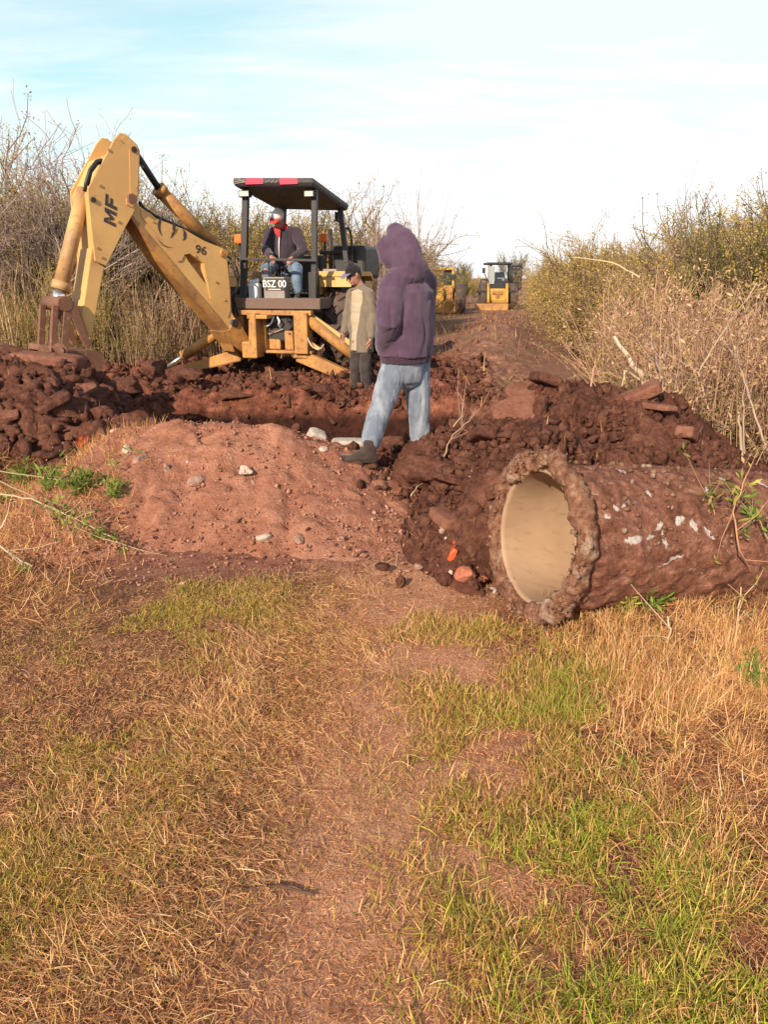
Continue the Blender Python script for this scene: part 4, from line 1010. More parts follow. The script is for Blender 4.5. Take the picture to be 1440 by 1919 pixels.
for k_, (px_, py_, l_, lab_) in enumerate([(45, 912, .20, 'bushy green plant at the left end of the cut branches'), (150, 928, .17, 'green leafy sprig under the upper cut branch'), (215, 938, .14, 'green leafy sprig at the tip of the upper cut branch')]):
    q = on_surface(px_, py_); herb('leafy_plant', (q.x, q.y, q.z), 13, l_, G2, lab_, 70 + k_)
q = on_surface(10, 945); herb('leafy_plant', (q.x, q.y, q.z), 8, .12, G2, 'green plant at the left edge beside the cut branches', 52)
q = on_surface(300, 920); herb('leafy_plant', (q.x - .25, q.y, q.z), 8, .10, G2, 'low green sprout on the left slope of the mound', 53)
q = on_surface(185, 1010); herb('leafy_plant', (q.x, q.y, q.z), 8, .09, G2, 'green sprout at the tip of the long pale branch', 54)
q = on_surface(40, 1075); herb('leafy_plant', (q.x, q.y, q.z), 6, .07, ([(.35, .38, .06), (.25, .3, .05)], [1, 1]), 'yellow green sprout by the white stripped branch', 55)
q = PZ(1175, 1160, .01); herb('leafy_plant', (q.x, q.y, .02), 7, .15, ([(.36, .38, .07), (.28, .3, .05)], [1, 1]), 'yellow green sprout under the pipe near its rim', 56)
q = PZ(1212, 1152, .01); herb('leafy_plant', (q.x, q.y, .02), 9, .17, G2, 'dark green sprout under the pipe right of the yellow one', 57)
q = PZ(1420, 1290, .01); herb('leafy_plant', (q.x, q.y, .02), 9, .14, G2, 'green weed in the tall dry grass at the right edge', 58)
stem('tall_weed', [PZ(1425, 1100, .03), P(1385, 1030, 3.0), P(1375, 960, 3.05), P(1400, 890, 3.1)], .005, (.4, .22, .14), 'tall thin weed with a yellow tip in front of the pipe', 'weed', 5, 60, (26, .05, ([(.45, .42, .08), (.33, .34, .07)], [1, 1])))
stem('tall_weed', [P(1345, 1000, 3.2), P(1338, 960, 3.2), P(1330, 925, 3.2)], .004, (.35, .25, .14), 'grey green weed growing against the pipe barrel', 'weed', 6, 61, (50, .045, DG))
stem('tall_weed', [P(1440, 1010, 3.15), P(1425, 975, 3.15), P(1405, 960, 3.15)], .004, (.3, .25, .12), 'green weed hanging at the right end of the pipe', 'weed', 6, 62, (50, .05, G2))
stem('dead_stalk', [PZ(1252, 1215, .02), P(1256, 1180, 2.75), P(1252, 1155, 2.75)], .006, (.66, .47, .33), 'short forked pale stalk in the grass below the pipe', 'stalk', 2, 63)
stem('dead_stalk', [PZ(1378, 1215, .02), P(1385, 1150, 2.7), P(1390, 1100, 2.72)], .005, (.5, .36, .2), 'thin yellow stalk standing in front of the pipe at the right', 'stalk', 3, 64, (30, .03, LG))
# ================================================================ concrete pipe
mud_m, nt, b, out = new_mat('muddy_concrete')
co = coords(nt, 'Object')
n1 = noise(nt, co, 4, 6, .65); n2 = noise(nt, co, 17, 9, .72); n3 = noise(nt, co, 60, 6, .7)
c = ramp(nt, n2, [(.36, (.07, .027, .018)), (.52, (.24, .10, .066)), (.66, (.44, .23, .16))])
c2 = ramp(nt, n1, [(.3, (.08, .03, .02)), (.7, (.32, .15, .10))]); c = mixc(nt, .35, c, c2)
sc = coords(nt, 'Object', (3, 9, 9)); n5 = noise(nt, sc, 3.2, 7, .68, .5)
pm = ramp(nt, n5, [(.60, (0, 0, 0)), (.68, (1, 1, 1))]); c = mixc(nt, pm, c, (.40, .30, .24))
nt.links.new(c, b.inputs['Base Color']); b.inputs['Roughness'].default_value = .95; b.inputs['Specular IOR Level'].default_value = .12
hh = N(nt, 'ShaderNodeMath', operation='ADD'); nt.links.new(n2, hh.inputs[0]); nt.links.new(n3, hh.inputs[1]); bump(nt, b, hh.outputs[0], .9, .02)
crust_m, nt, b, out = new_mat('mud_crust')
co = coords(nt, 'Object'); n1 = noise(nt, co, 6, 5, .65); n2 = noise(nt, co, 24, 9, .72); n3 = noise(nt, co, 75, 5, .7)
c = ramp(nt, n2, [(.33, (.13, .055, .033)), (.52, (.30, .15, .095)), (.72, (.48, .29, .2))])
pm = ramp(nt, n1, [(.53, (0, 0, 0)), (.64, (.85, .85, .85))]); c = mixc(nt, pm, c, (.47, .345, .26))
nt.links.new(c, b.inputs['Base Color']); b.inputs['Roughness'].default_value = .95; b.inputs['Specular IOR Level'].default_value = .12
hh = N(nt, 'ShaderNodeMath', operation='ADD'); nt.links.new(n2, hh.inputs[0]); nt.links.new(n3, hh.inputs[1]); bump(nt, b, hh.outputs[0], 1.0, .02)
lining_m, nt, b, out = new_mat('pipe_lining')
co = coords(nt, 'Object'); n1 = noise(nt, co, 3, 5, .6); n2 = noise(nt, co, 45, 4, .6)
st = coords(nt, 'Object', (2, 16, 16)); n4 = noise(nt, st, 2, 4, .6)
c = ramp(nt, n1, [(.3, (.29, .18, .11)), (.7, (.41, .275, .175))])
c = mixc(nt, ramp(nt, n4, [(.55, (0, 0, 0)), (.75, (.5, .5, .5))]), c, (.17, .105, .058))
c = mixc(nt, ramp(nt, n2, [(.70, (0, 0, 0)), (.74, (1, 1, 1))]), c, (.12, .06, .035))
nt.links.new(c, b.inputs['Base Color']); b.inputs['Roughness'].default_value = .85; bump(nt, b, n2, .15, .004)

PA = R(20.0); pdir = Vector((math.cos(PA), math.sin(PA), -.115)).normalized()
pside = Vector((-math.sin(PA), math.cos(PA), 0)); pup = pdir.cross(pside) * 1
PM = P(993, 1006, 3.17)
def rb(s): return .348 - .019 * min(max(s, 0), 2)
pipe = empty('concrete_pipe', (PM.x, PM.y, 0), 0, 'mud caked concrete drain pipe lying on the grass with its open mouth facing the track', 'concrete pipe')
def lathe(prof, k, seed, amp, fine, squash=None):
    """prof: (s along axis, radius, roughness)"""
    a = np.arange(k) * 2 * math.pi / k; V = []
    for s, rr, q in prof:
        dn = amp * q * fbm(np.cos(a) * rr * 9 + seed, np.sin(a) * rr * 9, np.full(k, s * 9.), 5, seed) + fine * q * fbm(np.cos(a) * rr * 34, np.sin(a) * rr * 34, np.full(k, s * 34.), 3, seed + 2)
        ds = amp * q * .6 * fbm(np.cos(a) * rr * 11 + 5, np.sin(a) * rr * 11, np.full(k, s * 11.), 4, seed + 5)
        rad = rr + dn; z = np.sin(a) * rad
        p = np.array(PM)[None] + (s + ds)[:, None] * np.array(pdir)[None] + (np.cos(a) * rad)[:, None] * np.array(pside)[None] + z[:, None] * np.array(pup if pup.z > 0 else -pup)[None]
        V.append(p)
    V = np.concatenate(V) - np.array([PM.x, PM.y, 0]); n = len(prof)
    i = np.arange(n - 1)[:, None] * k; j = np.arange(k)[None]; j2 = (j + 1) % k
    return V, np.stack([i + j, i + j2, i + k + j2, i + k + j], -1).reshape(-1, 4)
K = 220
RB, RBar, RI = .400, .348, .297
V, F = lathe([(s, rb(s), 1) for s in np.arange(.05, 2.0, .012)] + [(2.0, rb(2), .3), (2.005, .27, .3)], K, 3, .03, .011)
np_obj('barrel', V, F, mud_m, pipe, smooth=True)
V, F = lathe([(.095, RBar - .01, .3), (.09, RBar + .012, .8), (.078, RBar + .032, 1), (.06, RB - .008, 1), (.04, RB, 1), (.018, RB, 1), (.006, RB - .012, 1), (-.002, RB - .03, 1), (-.004, RB - .05, 1), (-.002, RB - .065, 1), (.006, RB - .078, 1.2), (.018, RB - .088, 1.0), (.03, RI + .027, .7), (.028, RI + .012, .4), (.034, RI + .004, .25), (.05, RI + .002, .2)], 300, 8, .045, .026)
np_obj('rim', V, F, crust_m, pipe, smooth=True)
V, F = lathe([(.03, RI + .016, .1), (.027, RI + .006, .12), (.032, RI, .08)] + [(s, RI - .012 * s, .05) for s in np.linspace(.05, 2.0, 60)], 180, 12, .02, .004)
np_obj('lining', V, F[:, ::-1], lining_m, pipe, smooth=True)
UP = pup if pup.z > 0 else -pup
def pipe_pt(px, py):
    """sight line meets the barrel"""
    d = ray(px, py); t = 2.2
    while t < 5:
        q = EYE + d * t; rel = q - PM; s = rel.dot(pdir); rad = (rel - pdir * s).length
        if rad <= rb(s) + .004 and s > .03: return q, rel - pdir * s
        t += .004
    return None, None
# whitish places where the mud has been scraped off the concrete
nt = mud_m.node_tree; bs_ = [n for n in nt.nodes if n.type == 'BSDF_PRINCIPLED'][0]
co = coords(nt, 'Object'); wn = N(nt, 'ShaderNodeTexNoise', Scale=38.0, Detail=5.0, Roughness=.7); nt.links.new(co, wn.inputs['Vector'])
wv = N(nt, 'ShaderNodeVectorMath', operation='MULTIPLY_ADD'); nt.links.new(wn.outputs['Color'], wv.inputs[0]); wv.inputs[1].default_value = (.045,) * 3
off_ = N(nt, 'ShaderNodeVectorMath', operation='SUBTRACT'); nt.links.new(co, off_.inputs[0]); off_.inputs[1].default_value = (.0225,) * 3; nt.links.new(off_.outputs[0], wv.inputs[2])
acc = None
for px, py, w_, h_, a in [(1108, 873, .035, .013, .3), (1168, 878, .014, .032, .1), (1157, 951, .022, .010, -.5), (1172, 947, .014, .008, .6), (1140, 967, .018, .01, -.4), (1190, 1012, .05, .019, .12), (1222, 1006, .03, .009, .3), (1327, 920, .014, .026, .1), (1218, 921, .02, .012, -.6), (1262, 1050, .07, .007, .35), (1240, 985, .03, .012, .8), (1430, 910, .012, .03, .5), (1300, 985, .016, .03, .2), (1355, 895, .03, .008, 0), (1275, 975, .035, .02, .5), (1330, 1000, .05, .012, -.7), (1250, 1010, .012, .05, .2)]:
    q, rv = pipe_pt(px, py)
    if q is None: continue
    nrm = rv.normalized(); tx = pdir; ty = nrm.cross(tx).normalized(); ty = ty if ty.z > 0 else -ty
    ux = tx * math.cos(a) + ty * math.sin(a); uy = ty * math.cos(a) - tx * math.sin(a); p0 = q - Vector((PM.x, PM.y, 0))
    sb = N(nt, 'ShaderNodeVectorMath', operation='SUBTRACT'); nt.links.new(wv.outputs[0], sb.inputs[0]); sb.inputs[1].default_value = p0
    cx2 = nt.nodes.new('ShaderNodeCombineXYZ')
    for k, v in ((0, ux / w_), (1, uy / h_), (2, nrm / .12)):
        dp = N(nt, 'ShaderNodeVectorMath', operation='DOT_PRODUCT'); nt.links.new(sb.outputs[0], dp.inputs[0]); dp.inputs[1].default_value = v; nt.links.new(dp.outputs['Value'], cx2.inputs[k])
    ln = N(nt, 'ShaderNodeVectorMath', operation='LENGTH'); nt.links.new(cx2.outputs[0], ln.inputs[0]); o_ = ln.outputs['Value']
    if acc is None: acc = o_
    else:
        mn = N(nt, 'ShaderNodeMath', operation='MINIMUM'); nt.links.new(acc, mn.inputs[0]); nt.links.new(o_, mn.inputs[1]); acc = mn.outputs[0]
chipm = ramp(nt, acc, [(.75, (1, 1, 1)), (1.0, (0, 0, 0))])
prev = bs_.inputs['Base Color'].links[0].from_socket
nt.links.new(mixc(nt, chipm, prev, mixc(nt, wn.outputs['Fac'], (.38, .31, .27), (.74, .69, .66))), bs_.inputs['Base Color'])
# earth stuck on the barrel top and round the mouth
rr = np.random.default_rng(9); pts, sz = [], []
for i in range(1800):
    s = rr.uniform(.15, 1.95); an = rr.uniform(-.3, 1.0) * math.pi
    rad = rb(s) + .004
    q = PM + pdir * s + pside * (math.cos(an) * rad) + UP * (math.sin(an) * rad); pts.append(q[:]); sz.append(.003 + .016 * rr.random() ** 4)
for i in range(450):
    an = rr.uniform(0, 2 * math.pi); rad = rr.uniform(RI + .03, RB + .008); s = -.004 if rad < RB - .01 else rr.uniform(0, .07)
    q = PM + pdir * s + pside * (math.cos(an) * rad) + UP * (math.sin(an) * rad); pts.append(q[:]); sz.append(.003 + .017 * rr.random() ** 5)
pts = np.array(pts); sz = np.array(sz)
base = [rock_v(ICO1[0], 950 + k, .5, 3, .15) for k in range(8)]
B = np.stack(base)[rr.integers(0, 8, len(pts))] * sz[:, None, None] * rr.uniform(.6, 1.1, (len(pts), 1, 3)) + (pts - np.array([PM.x, PM.y, 0]))[:, None]
F = (ICO1[1][None] + (np.arange(len(pts)) * len(ICO1[0]))[:, None, None]).reshape(-1, 3)
o = np_obj('mud', B.reshape(-1, 3), F, crust_m, pipe); o['kind'] = 'stuff'

# scraps and stones in the bank beside the mouth
red_m = plain_mat('red_plastic', (.75, .10, .03), .4, 0, .2, 40, .2)
brick_m = soil_mat('brick', (.22, .07, .045), (.38, .13, .08), (.5, .2, .14), None, scale=12, bstr=.4, coord='Object')
def scrap(px, py, sx, sy, seed, lab, mat=red_m, push=-.05):
    q = on_surface(px, py); d = ray(px, py).normalized(); q = q - d * .06
    rr = np.random.default_rng(seed); n = 9; u, v = np.meshgrid(np.linspace(-1, 1, n), np.linspace(-1, 1, n)); u, v = u.ravel(), v.ravel()
    z = .35 * fbm(u * 1.6 + seed, v * 1.6, oct=3, seed=seed) * max(sx, sy) * 1.4
    edge = 1 + .25 * fbm(u * 3, v * 3 + seed, oct=2, seed=seed + 1)
    V = np.stack([u * sx * edge, z, v * sy * edge], 1)
    i = (np.arange(n - 1)[:, None] * n + np.arange(n - 1)[None]).ravel(); Fq = np.stack([i, i + 1, i + n + 1, i + n], 1)
    nV = len(V); V = np.concatenate([V, V + np.array([0, .004, 0])]); rim = list(range(n)) + [n - 1 + n * k for k in range(1, n)] + [n * n - 2 - k for k in range(n - 1)] + [n * (n - 2 - k) for k in range(n - 2)]
    Fs = np.array([[rim[k], rim[(k + 1) % len(rim)], rim[(k + 1) % len(rim)] + nV, rim[k] + nV] for k in range(len(rim))])
    o = np_obj('plastic_scrap', V, np.concatenate([Fq, Fq[:, ::-1] + nV, Fs]), mat, smooth=True, loc=q); o.rotation_euler = (rr.uniform(-.3, .3), rr.uniform(-.4, .4), rr.uniform(-.5, .5))
    return tag(o, lab, 'scrap')
scrap(848, 1040, .016, .038, 1, 'torn orange red plastic scrap sticking out of the bank left of the pipe mouth')
scrap(856, 1018, .018, .014, 2, 'small orange red plastic scrap just above the long torn one')
scrap(1096, 853, .012, .012, 3, 'tiny orange red scrap on the spoil heap behind the pipe')
scrap(154, 828, .045, .05, 4, 'dull red scrap where the left spoil heap meets the gravelly mound', plain_mat('dull_red_plastic', (.38, .075, .03), .6, 0, .3, 30, .2))
scrap(425, 786, .04, .015, 5, 'small yellow scrap at the left crest of the gravelly mound', plain_mat('yellow_plastic', (.5, .45, .05), .5)) if False else None
for i, (px, py, s, m, lab) in enumerate([
    (872, 1078, (.05, .045, .05), brick_m, 'broken red brick in the bank below the torn red scrap'),
    (905, 1085, (.028, .03, .022), brick_m, 'small red brick chip beside the broken brick'),
    (926, 1108, (.03, .025, .022), lime_m, 'whitish stone at the foot of the pipe rim'),
    (784, 1062, (.028, .025, .022), pink_m, 'pinkish stone at the left foot of the bank'),
    (842, 1008, (.022, .02, .02), lime_m, 'small whitish stone next to the red scraps in the bank'),
    (845, 1075, (.014, .014, .02), lime_m, 'narrow white chip left of the broken brick'),
    (838, 985, (.05, .04, .06), pink_m, 'pinkish lump in the middle of the bank beside the pipe'),
    (838, 880, (.03, .025, .025), lime_m, 'whitish stone on the crest of the bank between the big clods'),
    (1000, 950, (.05, .05, .05), clod_m, None)]):
    if lab is None: continue
    q = on_surface(px, py); d = ray(px, py).normalized(); q = q - d * (s[1] * .4)
    tag(rock('stone' if m is not brick_m else 'brick', q, s, m, 700 + i, i, .3, 7, .06), lab, 'stone' if m is not brick_m else 'brick')
# ================================================================ backhoe
yel_m = paint_mat('digger_yellow', (.64, .375, .13), (.22, .10, .05), .18, .5, (.42, .21, .09), .3, scale=1.6)
rust_m = paint_mat('rusty_yellow', (.48, .235, .06), (.15, .06, .034), .6, .6, (.17, .075, .042), .95, scale=2.6)
stain_m = paint_mat('stained_yellow', (.56, .33, .125), (.2, .09, .06), .5, .55, (.27, .14, .085), .95, scale=2.2)
earthy_m = paint_mat('rusty_bucket_steel', (.20, .09, .055), (.35, .2, .13), .5, .7, (.12, .05, .03), .7)
blk_m = paint_mat('black_cab_paint', (.016, .017, .022), (.08, .06, .05), .25, .42, (.05, .038, .033), .35)
roofm = paint_mat('black_roof', (.03, .026, .032), (.10, .07, .065), .2, .5, (.07, .05, .05), .3)
deck_m = paint_mat('worn_deck', (.13, .085, .07), (.22, .12, .08), .5, .7, (.16, .09, .06), .6)
dark_m = plain_mat('oily_dark', (.025, .019, .017), .6)
hose_m = plain_mat('rubber_hose', (.022, .02, .02), .5)
chrome_m = plain_mat('chrome_rod', (.72, .73, .76), .22, .9, .05, 8, 0)
tyre_m = paint_mat('dusty_tyre', (.045, .036, .032), (.17, .10, .075), .5, .85, (.16, .095, .07), .7, scale=5)
red_refl = plain_mat('red_reflector', (.78, .03, .07), .35, 0, .1, 30, .05)
lampm = plain_mat('lamp_glass', (.55, .5, .45), .2, 0, .1, 30, 0)
orange_m = plain_mat('orange_lens', (.85, .17, .02), .3, 0, .1, 20, 0)
ink_m = paint_mat('decal_ink', (.022, .02, .03), (.40, .25, .11), .42, .5, (.10, .06, .035), .4, scale=5)
white_m = plain_mat('white_paint', (.72, .70, .68), .6, 0, .2, 40, 0)
jug_m = plain_mat('milky_plastic', (.68, .70, .72), .45, 0, .06, 20, 0)
grey_m = paint_mat('grey_steel', (.26, .235, .225), (.15, .1, .08), .3, .6, (.2, .12, .1), .3)

ALPHA = R(14.6); BO = Vector((-1.58, 11.0, .10))
backhoe = empty('backhoe', BO, -ALPHA, 'yellow backhoe digger with black canopy, raised arm and spread stabilizer legs', 'backhoe')
BW = Matrix.Translation(BO) @ Matrix.Rotation(-ALPHA, 4, 'Z'); BI = BW.inverted()
AF = Vector((math.sin(ALPHA), math.cos(ALPHA), 0))
def L(px, py, f):
    """pixel on the local plane y = f, in machine coordinates"""
    d = ray(px, py); t = (f - (EYE - BO).dot(AF)) / d.dot(AF)
    return BI @ (EYE + d * t)
def rect(mb, x0, y0, x1, y1, f0, f1, bev=.006):
    a, b_ = L(x0, y0, f0), L(x1, y1, f0)
    mb.box(((a.x + b_.x) / 2, (f0 + f1) / 2, (a.z + b_.z) / 2), (abs(b_.x - a.x), abs(f1 - f0), abs(a.z - b_.z)), bev=bev)
def barp(mb, p, q, w, d, bev=.004):
    """flat bar between two machine points: w across (in the x-z plane), d along y"""
    p, q = Vector(p), Vector(q); t = (q - p); ln = t.length; z = t.normalized()
    y = Vector((0, 1, 0)); x = y.cross(z).normalized(); y = z.cross(x)
    rot = Matrix((x, y, z)).transposed()
    mb.box((p + q) / 2, (w, d, ln), rot=rot, bev=bev)
def text_obj(s, size, M, name, parent, mat, shear=0.0, ext=.002, sx=1.0):
    cu = bpy.data.curves.new('t', 'FONT'); cu.body = s; cu.size = size; cu.extrude = ext; cu.shear = shear; cu.align_x = 'CENTER'; cu.align_y = 'CENTER'; cu.offset = size * .012
    o = bpy.data.objects.new('t', cu); COL.objects.link(o)
    me = bpy.data.meshes.new_from_object(o.evaluated_get(bpy.context.evaluated_depsgraph_get()))
    bpy.data.objects.remove(o); bpy.data.curves.remove(cu)
    me.transform(M @ Matrix.Diagonal((sx, 1, 1, 1))); me.materials.clear(); me.materials.append(mat); me.name = name
    o = bpy.data.objects.new(name, me); return link(o, parent)

# --- canopy
m = MB(); FR, FF = -.12, 1.55
A = [L(436, 333, FR), L(587, 333, FR), L(653, 382, FF), L(516, 379, FF)]
th = L(500, 333, FR).z - L(500, 349, FR).z
bm = m.bm
def frust(A, inset, th):
    c = sum(A, Vector()) / 4
    top = [c + (p - c) * .985 + Vector((0, 0, .012)) for p in A]
    return top
mid = sum(A, Vector()) / 4
rings = [[p + Vector((0, 0, .0)) for p in A], [p + Vector((0, 0, -th * .55)) for p in A], [mid + (p - mid) * .97 + Vector((0, 0, -th)) for p in A]]
vs = [[bm.verts.new(p) for p in r0] for r0 in rings]
for i in range(2):
    for j in range(4): bm.faces.new((vs[i][j], vs[i][(j + 1) % 4], vs[i + 1][(j + 1) % 4], vs[i + 1][j]))
crown = bm.verts.new(mid + Vector((0, 0, .05)))
for j in range(4): bm.faces.new((vs[0][j], vs[0][(j + 1) % 4], crown))
bm.faces.new(vs[2][::-1]); bmesh.ops.recalc_face_normals(bm, faces=bm.faces[:])
es = [e for e in bm.edges if len(e.link_faces) == 2 and e.calc_face_angle(0) > .6]; bmesh.ops.bevel(bm, geom=es, offset=.012, segments=2, affect='EDGES')
roof = m.build('canopy', roofm, backhoe)
for x0, x1 in ((460, 493), (524, 558)):
    m = MB(); rect(m, x0, 334.5, x1, 344.5, FR - .006, FR + .002, .001); m.build('reflector', red_refl, roof)
m = MB()
for (x0, y0, x1, y1) in ((438, 341, 459, 337), (440, 344, 458, 341), (446, 335, 460, 342), (437, 336, 450, 335)):
    a, b_ = L(x0, y0, FR - .002), L(x1, y1, FR - .002); barp(m, a, b_, .010, .004, .001)
m.build('worn_sticker', grey_m, roof)
m = MB()
for x0, x1 in ((497, 505), (508, 513), (515, 521)):
    a, b_ = L(x0, 343, FR - .002), L(x1, 337, FR - .002); barp(m, a, b_, .008, .004, .001)
m.build('worn_sticker', grey_m, roof)
for (x0, y0, x1, y1, f) in ((446, 357, 467, 369, .02), (569, 357, 588, 369, .02)):
    m = MB(); rect(m, x0, y0, x1, y1, f - .07, f + .03, .008); wl = m.build('work_light', blk_m, backhoe)
    m = MB(); rect(m, x0 + 1.5, y0 + 1.5, x1 - 1.5, y1 - 1.5, f - .078, f - .068, .004); m.build('lens', lampm, wl)
# --- pillars
def pillar(a, b_, w, d, mat=blk_m):
    m = MB(); barp(m, a, b_, w, d); return m.build('pillar', mat, backhoe)
pillar(L(461, 356, .06), L(456, 562, .06), .085, .07)
pillar(L(590, 356, .06), L(589, 566, .06), .075, .07)
pillar(L(533, 376, 1.42), L(528, 500, 1.42), .07, .07)
pillar(L(637, 382, 1.42), L(650, 492, 1.42), .075, .07)
pillar(L(471, 376, 1.42), L(470, 500, 1.42), .06, .06) if False else None
m = MB(); barp(m, L(445, 485, -.03), L(594, 488, -.03), .035, .035); m.build('guard_rail', blk_m, backhoe)
m = MB(); m.tube([L(646, 428, 1.5), L(652, 428, 1.52), L(657, 434, 1.52), L(659, 450, 1.52), L(661, 490, 1.52)], .018, 8); m.build('handrail', blk_m, backhoe)
m = MB(); rect(m, 627, 397, 634, 414, 1.6, 1.63, .006); mi = m.build('mirror', blk_m, backhoe)
m = MB(); m.tube([L(640, 418, 1.5), L(631, 414, 1.6), L(631, 405, 1.61)], .01, 6); m.build('mirror_arm', blk_m, mi)
for (x, y) in ((446.5, 448), (607, 446)):
    m = MB(); c0 = L(x, y, 1.75); m.box(c0, (.13, .07, .14), bev=.02); ol = m.build('indicator', orange_m, backhoe)
    m = MB(); m.tube([c0 + Vector((0, .05, -.05)), c0 + Vector((0, .05, -.7))], .02, 8); m.build('lamp_post', blk_m, ol)
# --- engine hood, seat, dash
m = MB(); c0 = L(640, 494, 1.9); m.box((.62, 2.1, c0.z + .02), (.55, .9, .50), bev=.05); m.build('dashboard', blk_m, backhoe)
m = MB(); rect(m, 605, 504, 631, 520, .95, 1.25, .01); m.build('tool_box', grey_m, backhoe)
m = MB(); rect(m, 598, 470, 662, 476, 1.6, 1.9, .01); m.build('grab_rail', blk_m, backhoe)
m = MB(); m.box((0, 2.9, 1.15), (.85, 1.7, .75), bev=.08); m.box((0, 3.78, 1.0), (.8, .12, .6), bev=.03); m.build('hood', yel_m, backhoe)
m = MB(); m.cyl((-.1, 2.9, 1.5), (-.1, 2.9, 2.2), .04); m.build('exhaust', dark_m, backhoe)
m = MB(); m.box((.12, 1.02, 1.16), (.5, .46, .12), bev=.04); m.box((.12, 1.28, 1.45), (.48, .12, .55), bev=.05); m.box((.12, 1.02, .95), (.3, .3, .32), bev=.02); m.build('seat', dark_m, backhoe)
# --- fenders and wheels
def wheel(cx_, cy, cz, rad, wid, name='rear_wheel', lugs=20):
    e = bpy.data.objects.new(name, None); link(e, backhoe); e.location = (cx_, cy, cz)
    m = MB(); prof = [(-.5, .66), (-.5, .80), (-.47, .90), (-.38, .955), (0, .975), (.38, .955), (.47, .90), (.5, .80), (.5, .66)]
    k = 48; rings = []
    for x, q in prof: rings.append([m.bm.verts.new((x * wid, math.cos(2 * math.pi * j / k) * rad * q, math.sin(2 * math.pi * j / k) * rad * q)) for j in range(k)])
    for i in range(len(prof) - 1):
        for j in range(k): f = m.bm.faces.new((rings[i][j], rings[i][(j + 1) % k], rings[i + 1][(j + 1) % k], rings[i + 1][j])); f.smooth = True
    for j in range(lugs):
        for sd in (-1, 1):
            a = 2 * math.pi * (j + (.5 if sd > 0 else 0)) / lugs
            rot = Matrix.Rotation(a, 3, 'X') @ Matrix.Rotation(sd * .75, 3, 'Z')
            c1 = Matrix.Rotation(a, 3, 'X') @ Vector((sd * wid * .25, 0, rad * .975))
            m.box(c1, (wid * .62, rad * .065, rad * .075), rot=rot, bev=.008)
    m.build('tyre', tyre_m, e)
    m = MB(); m.cyl((-wid * .3, 0, 0), (wid * .3, 0, 0), rad * .66, 32); m.cyl((-wid * .42, 0, 0), (wid * .42, 0, 0), rad * .2, 16)
    m.build('rim', rust_m, e); return e
for sx in (-1, 1):
    wheel(sx * .80, 1.02, .66, .70, .44)
    wheel(sx * .72, 3.35, .45, .45, .28, 'front_wheel', 14)
    m = MB(); pts_in, pts_out = [], []
    k = 14
    for i in range(k + 1):
        a = math.pi * (.26 + .5 * i / k); y, z = 1.02 - math.cos(a) * .86, .66 + min(math.sin(a) * 1.0, .80)
        pts_in.append((sx * .52, y, z)); pts_out.append((sx * 1.03, y, z))
    m.quadstrip(pts_in, pts_out)
    m.quadstrip([(p[0], p[1], p[2] + .025) for p in pts_in], [(p[0], p[1], p[2] + .025) for p in pts_out])
    m.quadstrip(pts_out, [(p[0], p[1], p[2] + .025) for p in pts_out]); m.quadstrip(pts_in, [(p[0], p[1], p[2] + .025) for p in pts_in])
    m.quadstrip(pts_in, [(p[0], p[1], max(.72, p[2] - .3)) for p in pts_in])
    m.quadstrip(pts_out, [(p[0], p[1], p[2] - .04) for p in pts_out]); m.quadstrip([pts_in[0], pts_out[0]], [(p[0], p[1], p[2] - .12) for p in (pts_in[0], pts_out[0])])
    bmesh.ops.recalc_face_normals(m.bm, faces=m.bm.faces[:]); m.build('fender', yel_m, backhoe)
# --- chassis
m = MB(); m.box((0, 1.7, .72), (.62, 3.6, .42), bev=.04); m.cyl((-.8, 1.02, .66), (.8, 1.02, .66), .11); m.cyl((-.7, 3.35, .45), (.7, 3.35, .45), .07); m.build('chassis', dark_m, backhoe)
# --- loader bucket at the front (mostly hidden)
m = MB(); m.prism([(4.05, .12), (4.6, .12), (4.62, .2), (4.2, .75), (4.05, .78)], -1.0, 1.0, Matrix(((0, 0, 1, 0), (1, 0, 0, 0), (0, 1, 0, 0), (0, 0, 0, 1))), bev=.01)
for sx in (-.62, .62): barp(m, (sx, 2.2, 1.15), (sx, 4.1, .5), .10, .09)
m.build('front_loader', yel_m, backhoe)
# --- operator deck with its lip
m = MB(); zd = L(520, 562, -.06).z; xl, xr = L(446, 565, -.06).x, L(600, 575, -.06).x
m.box(((xl + xr) / 2, .42, zd + .0), (xr - xl, .96, .035), bev=.006)
m.box(((xl + xr) / 2, -.075, zd - .05), (xr - xl + .03, .05, .15), bev=.012)
m.box((xr - .02, .2, zd - .05), (.05, .5, .15), bev=.012)
m.build('deck', deck_m, backhoe)
# --- control console with number plate, levers, jug, boxes
m = MB(); rect(m, 493, 519, 534, 561, .10, .34, .012); con = m.build('console', grey_m, backhoe)
m = MB(); rect(m, 495.5, 522, 533, 544, .088, .097, .003); pl = m.build('number_plate', ink_m, con)
pm = L(514, 532.5, .086); text_obj('BSZ 00', .135, Matrix.Translation(pm) @ Matrix.Rotation(R(90), 4, 'X'), 'plate_lettering', con, white_m, 0, .001, .92)
m = MB(); a, b_ = L(503, 542.2, .086), L(526, 542.2, .086); barp(m, a, b_, .010, .003, .0005); m.build('plate_strip', white_m, con)
for (x0, y0, x1, y1) in ((505, 520, 503, 490), (513, 520, 518, 505), (527, 520, 528, 503), (531, 520, 536, 500)):
    m = MB(); a, b_ = L(x0, y0, .2), L(x1, y1, .24); m.tube([a, b_], .010, 6); lv = m.build('lever', blk_m, con); m = MB(); m.ball(b_, .024, seg=10); m.build('lever_knob', dark_m, lv)
